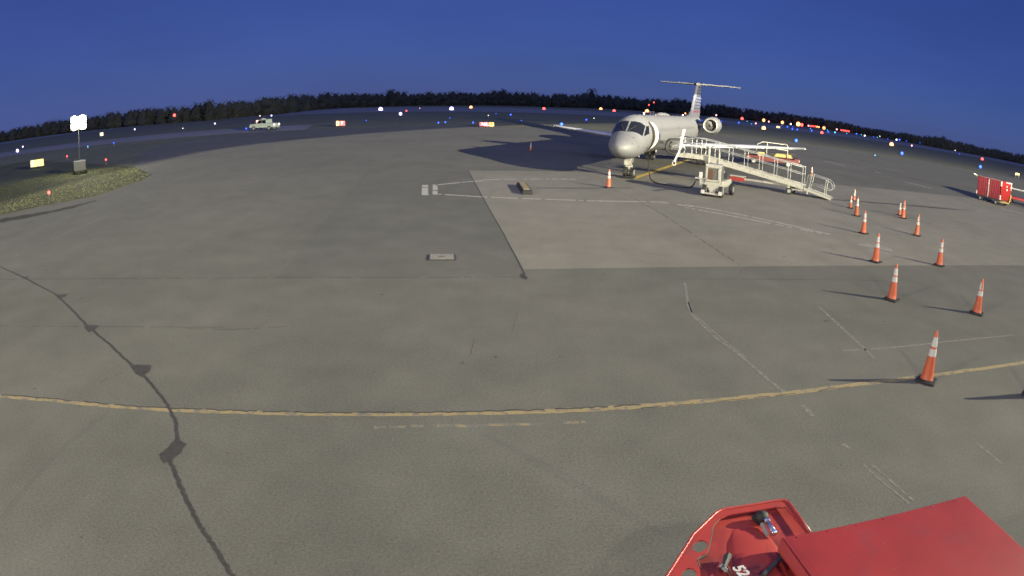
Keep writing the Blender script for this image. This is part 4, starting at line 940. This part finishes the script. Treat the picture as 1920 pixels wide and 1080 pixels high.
vs_ = n.new('ShaderNodeVectorMath'); vs_.operation = 'SCALE'; l.new(mx_.outputs[2], vs_.inputs[0]); l.new(ml_.outputs[0], vs_.inputs['Scale']); l.new(vs_.outputs[0], bg.inputs['Color'])
bg.inputs['Strength'].default_value = .10
def spot(name, loc, az, el, half, power, col, blend=.02, rad=.05, p=2.75, floor_=.09, cut=False):
    d = bpy.data.lights.new(name, 'SPOT'); d.energy = power; d.color = col; d.spot_size = 2*math.radians(half); d.spot_blend = blend; d.shadow_soft_size = rad
    o = bpy.data.objects.new(name, d); C.objects.link(o); o.location = loc
    a, e = math.radians(az), math.radians(el); v = Vector((math.cos(a)*math.cos(e), math.sin(a)*math.cos(e), math.sin(e)))
    o.rotation_euler = v.to_track_quat('-Z', 'Y').to_euler()
    # batwing distribution of an area floodlight: more light towards the far ground than straight down
    d.use_nodes = True; nn, ll = d.node_tree.nodes, d.node_tree.links; em = nn['Emission']
    g = nn.new('ShaderNodeNewGeometry'); sx = nn.new('ShaderNodeSeparateXYZ'); ll.new(g.outputs['Incoming'], sx.inputs[0])
    ab = nn.new('ShaderNodeMath'); ab.operation = 'ABSOLUTE'; ll.new(sx.outputs['Z'], ab.inputs[0])
    mx = nn.new('ShaderNodeMath'); mx.operation = 'MAXIMUM'; mx.inputs[1].default_value = floor_; ll.new(ab.outputs[0], mx.inputs[0])
    pw = nn.new('ShaderNodeMath'); pw.operation = 'POWER'; pw.inputs[1].default_value = -p; ll.new(mx.outputs[0], pw.inputs[0])
    if cut:      # barn doors: the beam stops at the edge of the lit apron
        def M2(op, a_, b_):
            m_ = nn.new('ShaderNodeMath'); m_.operation = op
            for i_, q in enumerate((a_, b_)):
                if isinstance(q, (int, float)): m_.inputs[i_].default_value = q
                else: ll.new(q, m_.inputs[i_])
            return m_.outputs[0]
        az_ = M2('MAXIMUM', ab.outputs[0], .01); u = M2('DIVIDE', sx.outputs['X'], az_); v_ = M2('DIVIDE', sx.outputs['Y'], az_)
        s1 = M2('ADD', u, 5.49); s2 = M2('SUBTRACT', M2('ADD', u, 5.4), M2('MULTIPLY', M2('SUBTRACT', v_, 5.2), .55))
        mk = nn.new('ShaderNodeMath'); mk.operation = 'SMOOTH_MIN'; mk.inputs[2].default_value = .5; ll.new(s1, mk.inputs[0]); ll.new(s2, mk.inputs[1])
        fr_ = nn.new('ShaderNodeMapRange'); fr_.inputs['From Min'].default_value = -.04; fr_.inputs['From Max'].default_value = .12; fr_.inputs['To Min'].default_value = .24; ll.new(mk.outputs[0], fr_.inputs['Value'])
        ll.new(M2('MULTIPLY', pw.outputs[0], fr_.outputs['Result']), em.inputs['Strength'])
    else: ll.new(pw.outputs[0], em.inputs['Strength'])
    return o
WARM = (1.0, .92, .67)
spot('flood_or_fill', (28, 7, 10.5), 120, -40, 86, 4650, WARM, cut=True)
spot('flood_or_fill', (-20, -4, 9), 60, -75, 74, 1400, WARM, blend=.6, rad=.25)
spot('flood_or_fill', (4, -5, 9), 100, -75, 76, 720, WARM, blend=.6, rad=.3)  # added fill lamp by the camera, brightens the near apron

S.view_settings.view_transform = 'Standard'; S.view_settings.look = 'None'; S.view_settings.gamma = 1; S.view_settings.exposure = 0
S.render.engine = 'CYCLES'
try:
    S.cycles.use_denoising = True; S.cycles.use_light_tree = False; S.cycles.denoiser = 'OPENIMAGEDENOISE'
except Exception: pass
S.cycles.max_bounces = 6; S.cycles.sample_clamp_indirect = 1.0
S.render.film_transparent = False
S.cycles.filter_width = 1.6
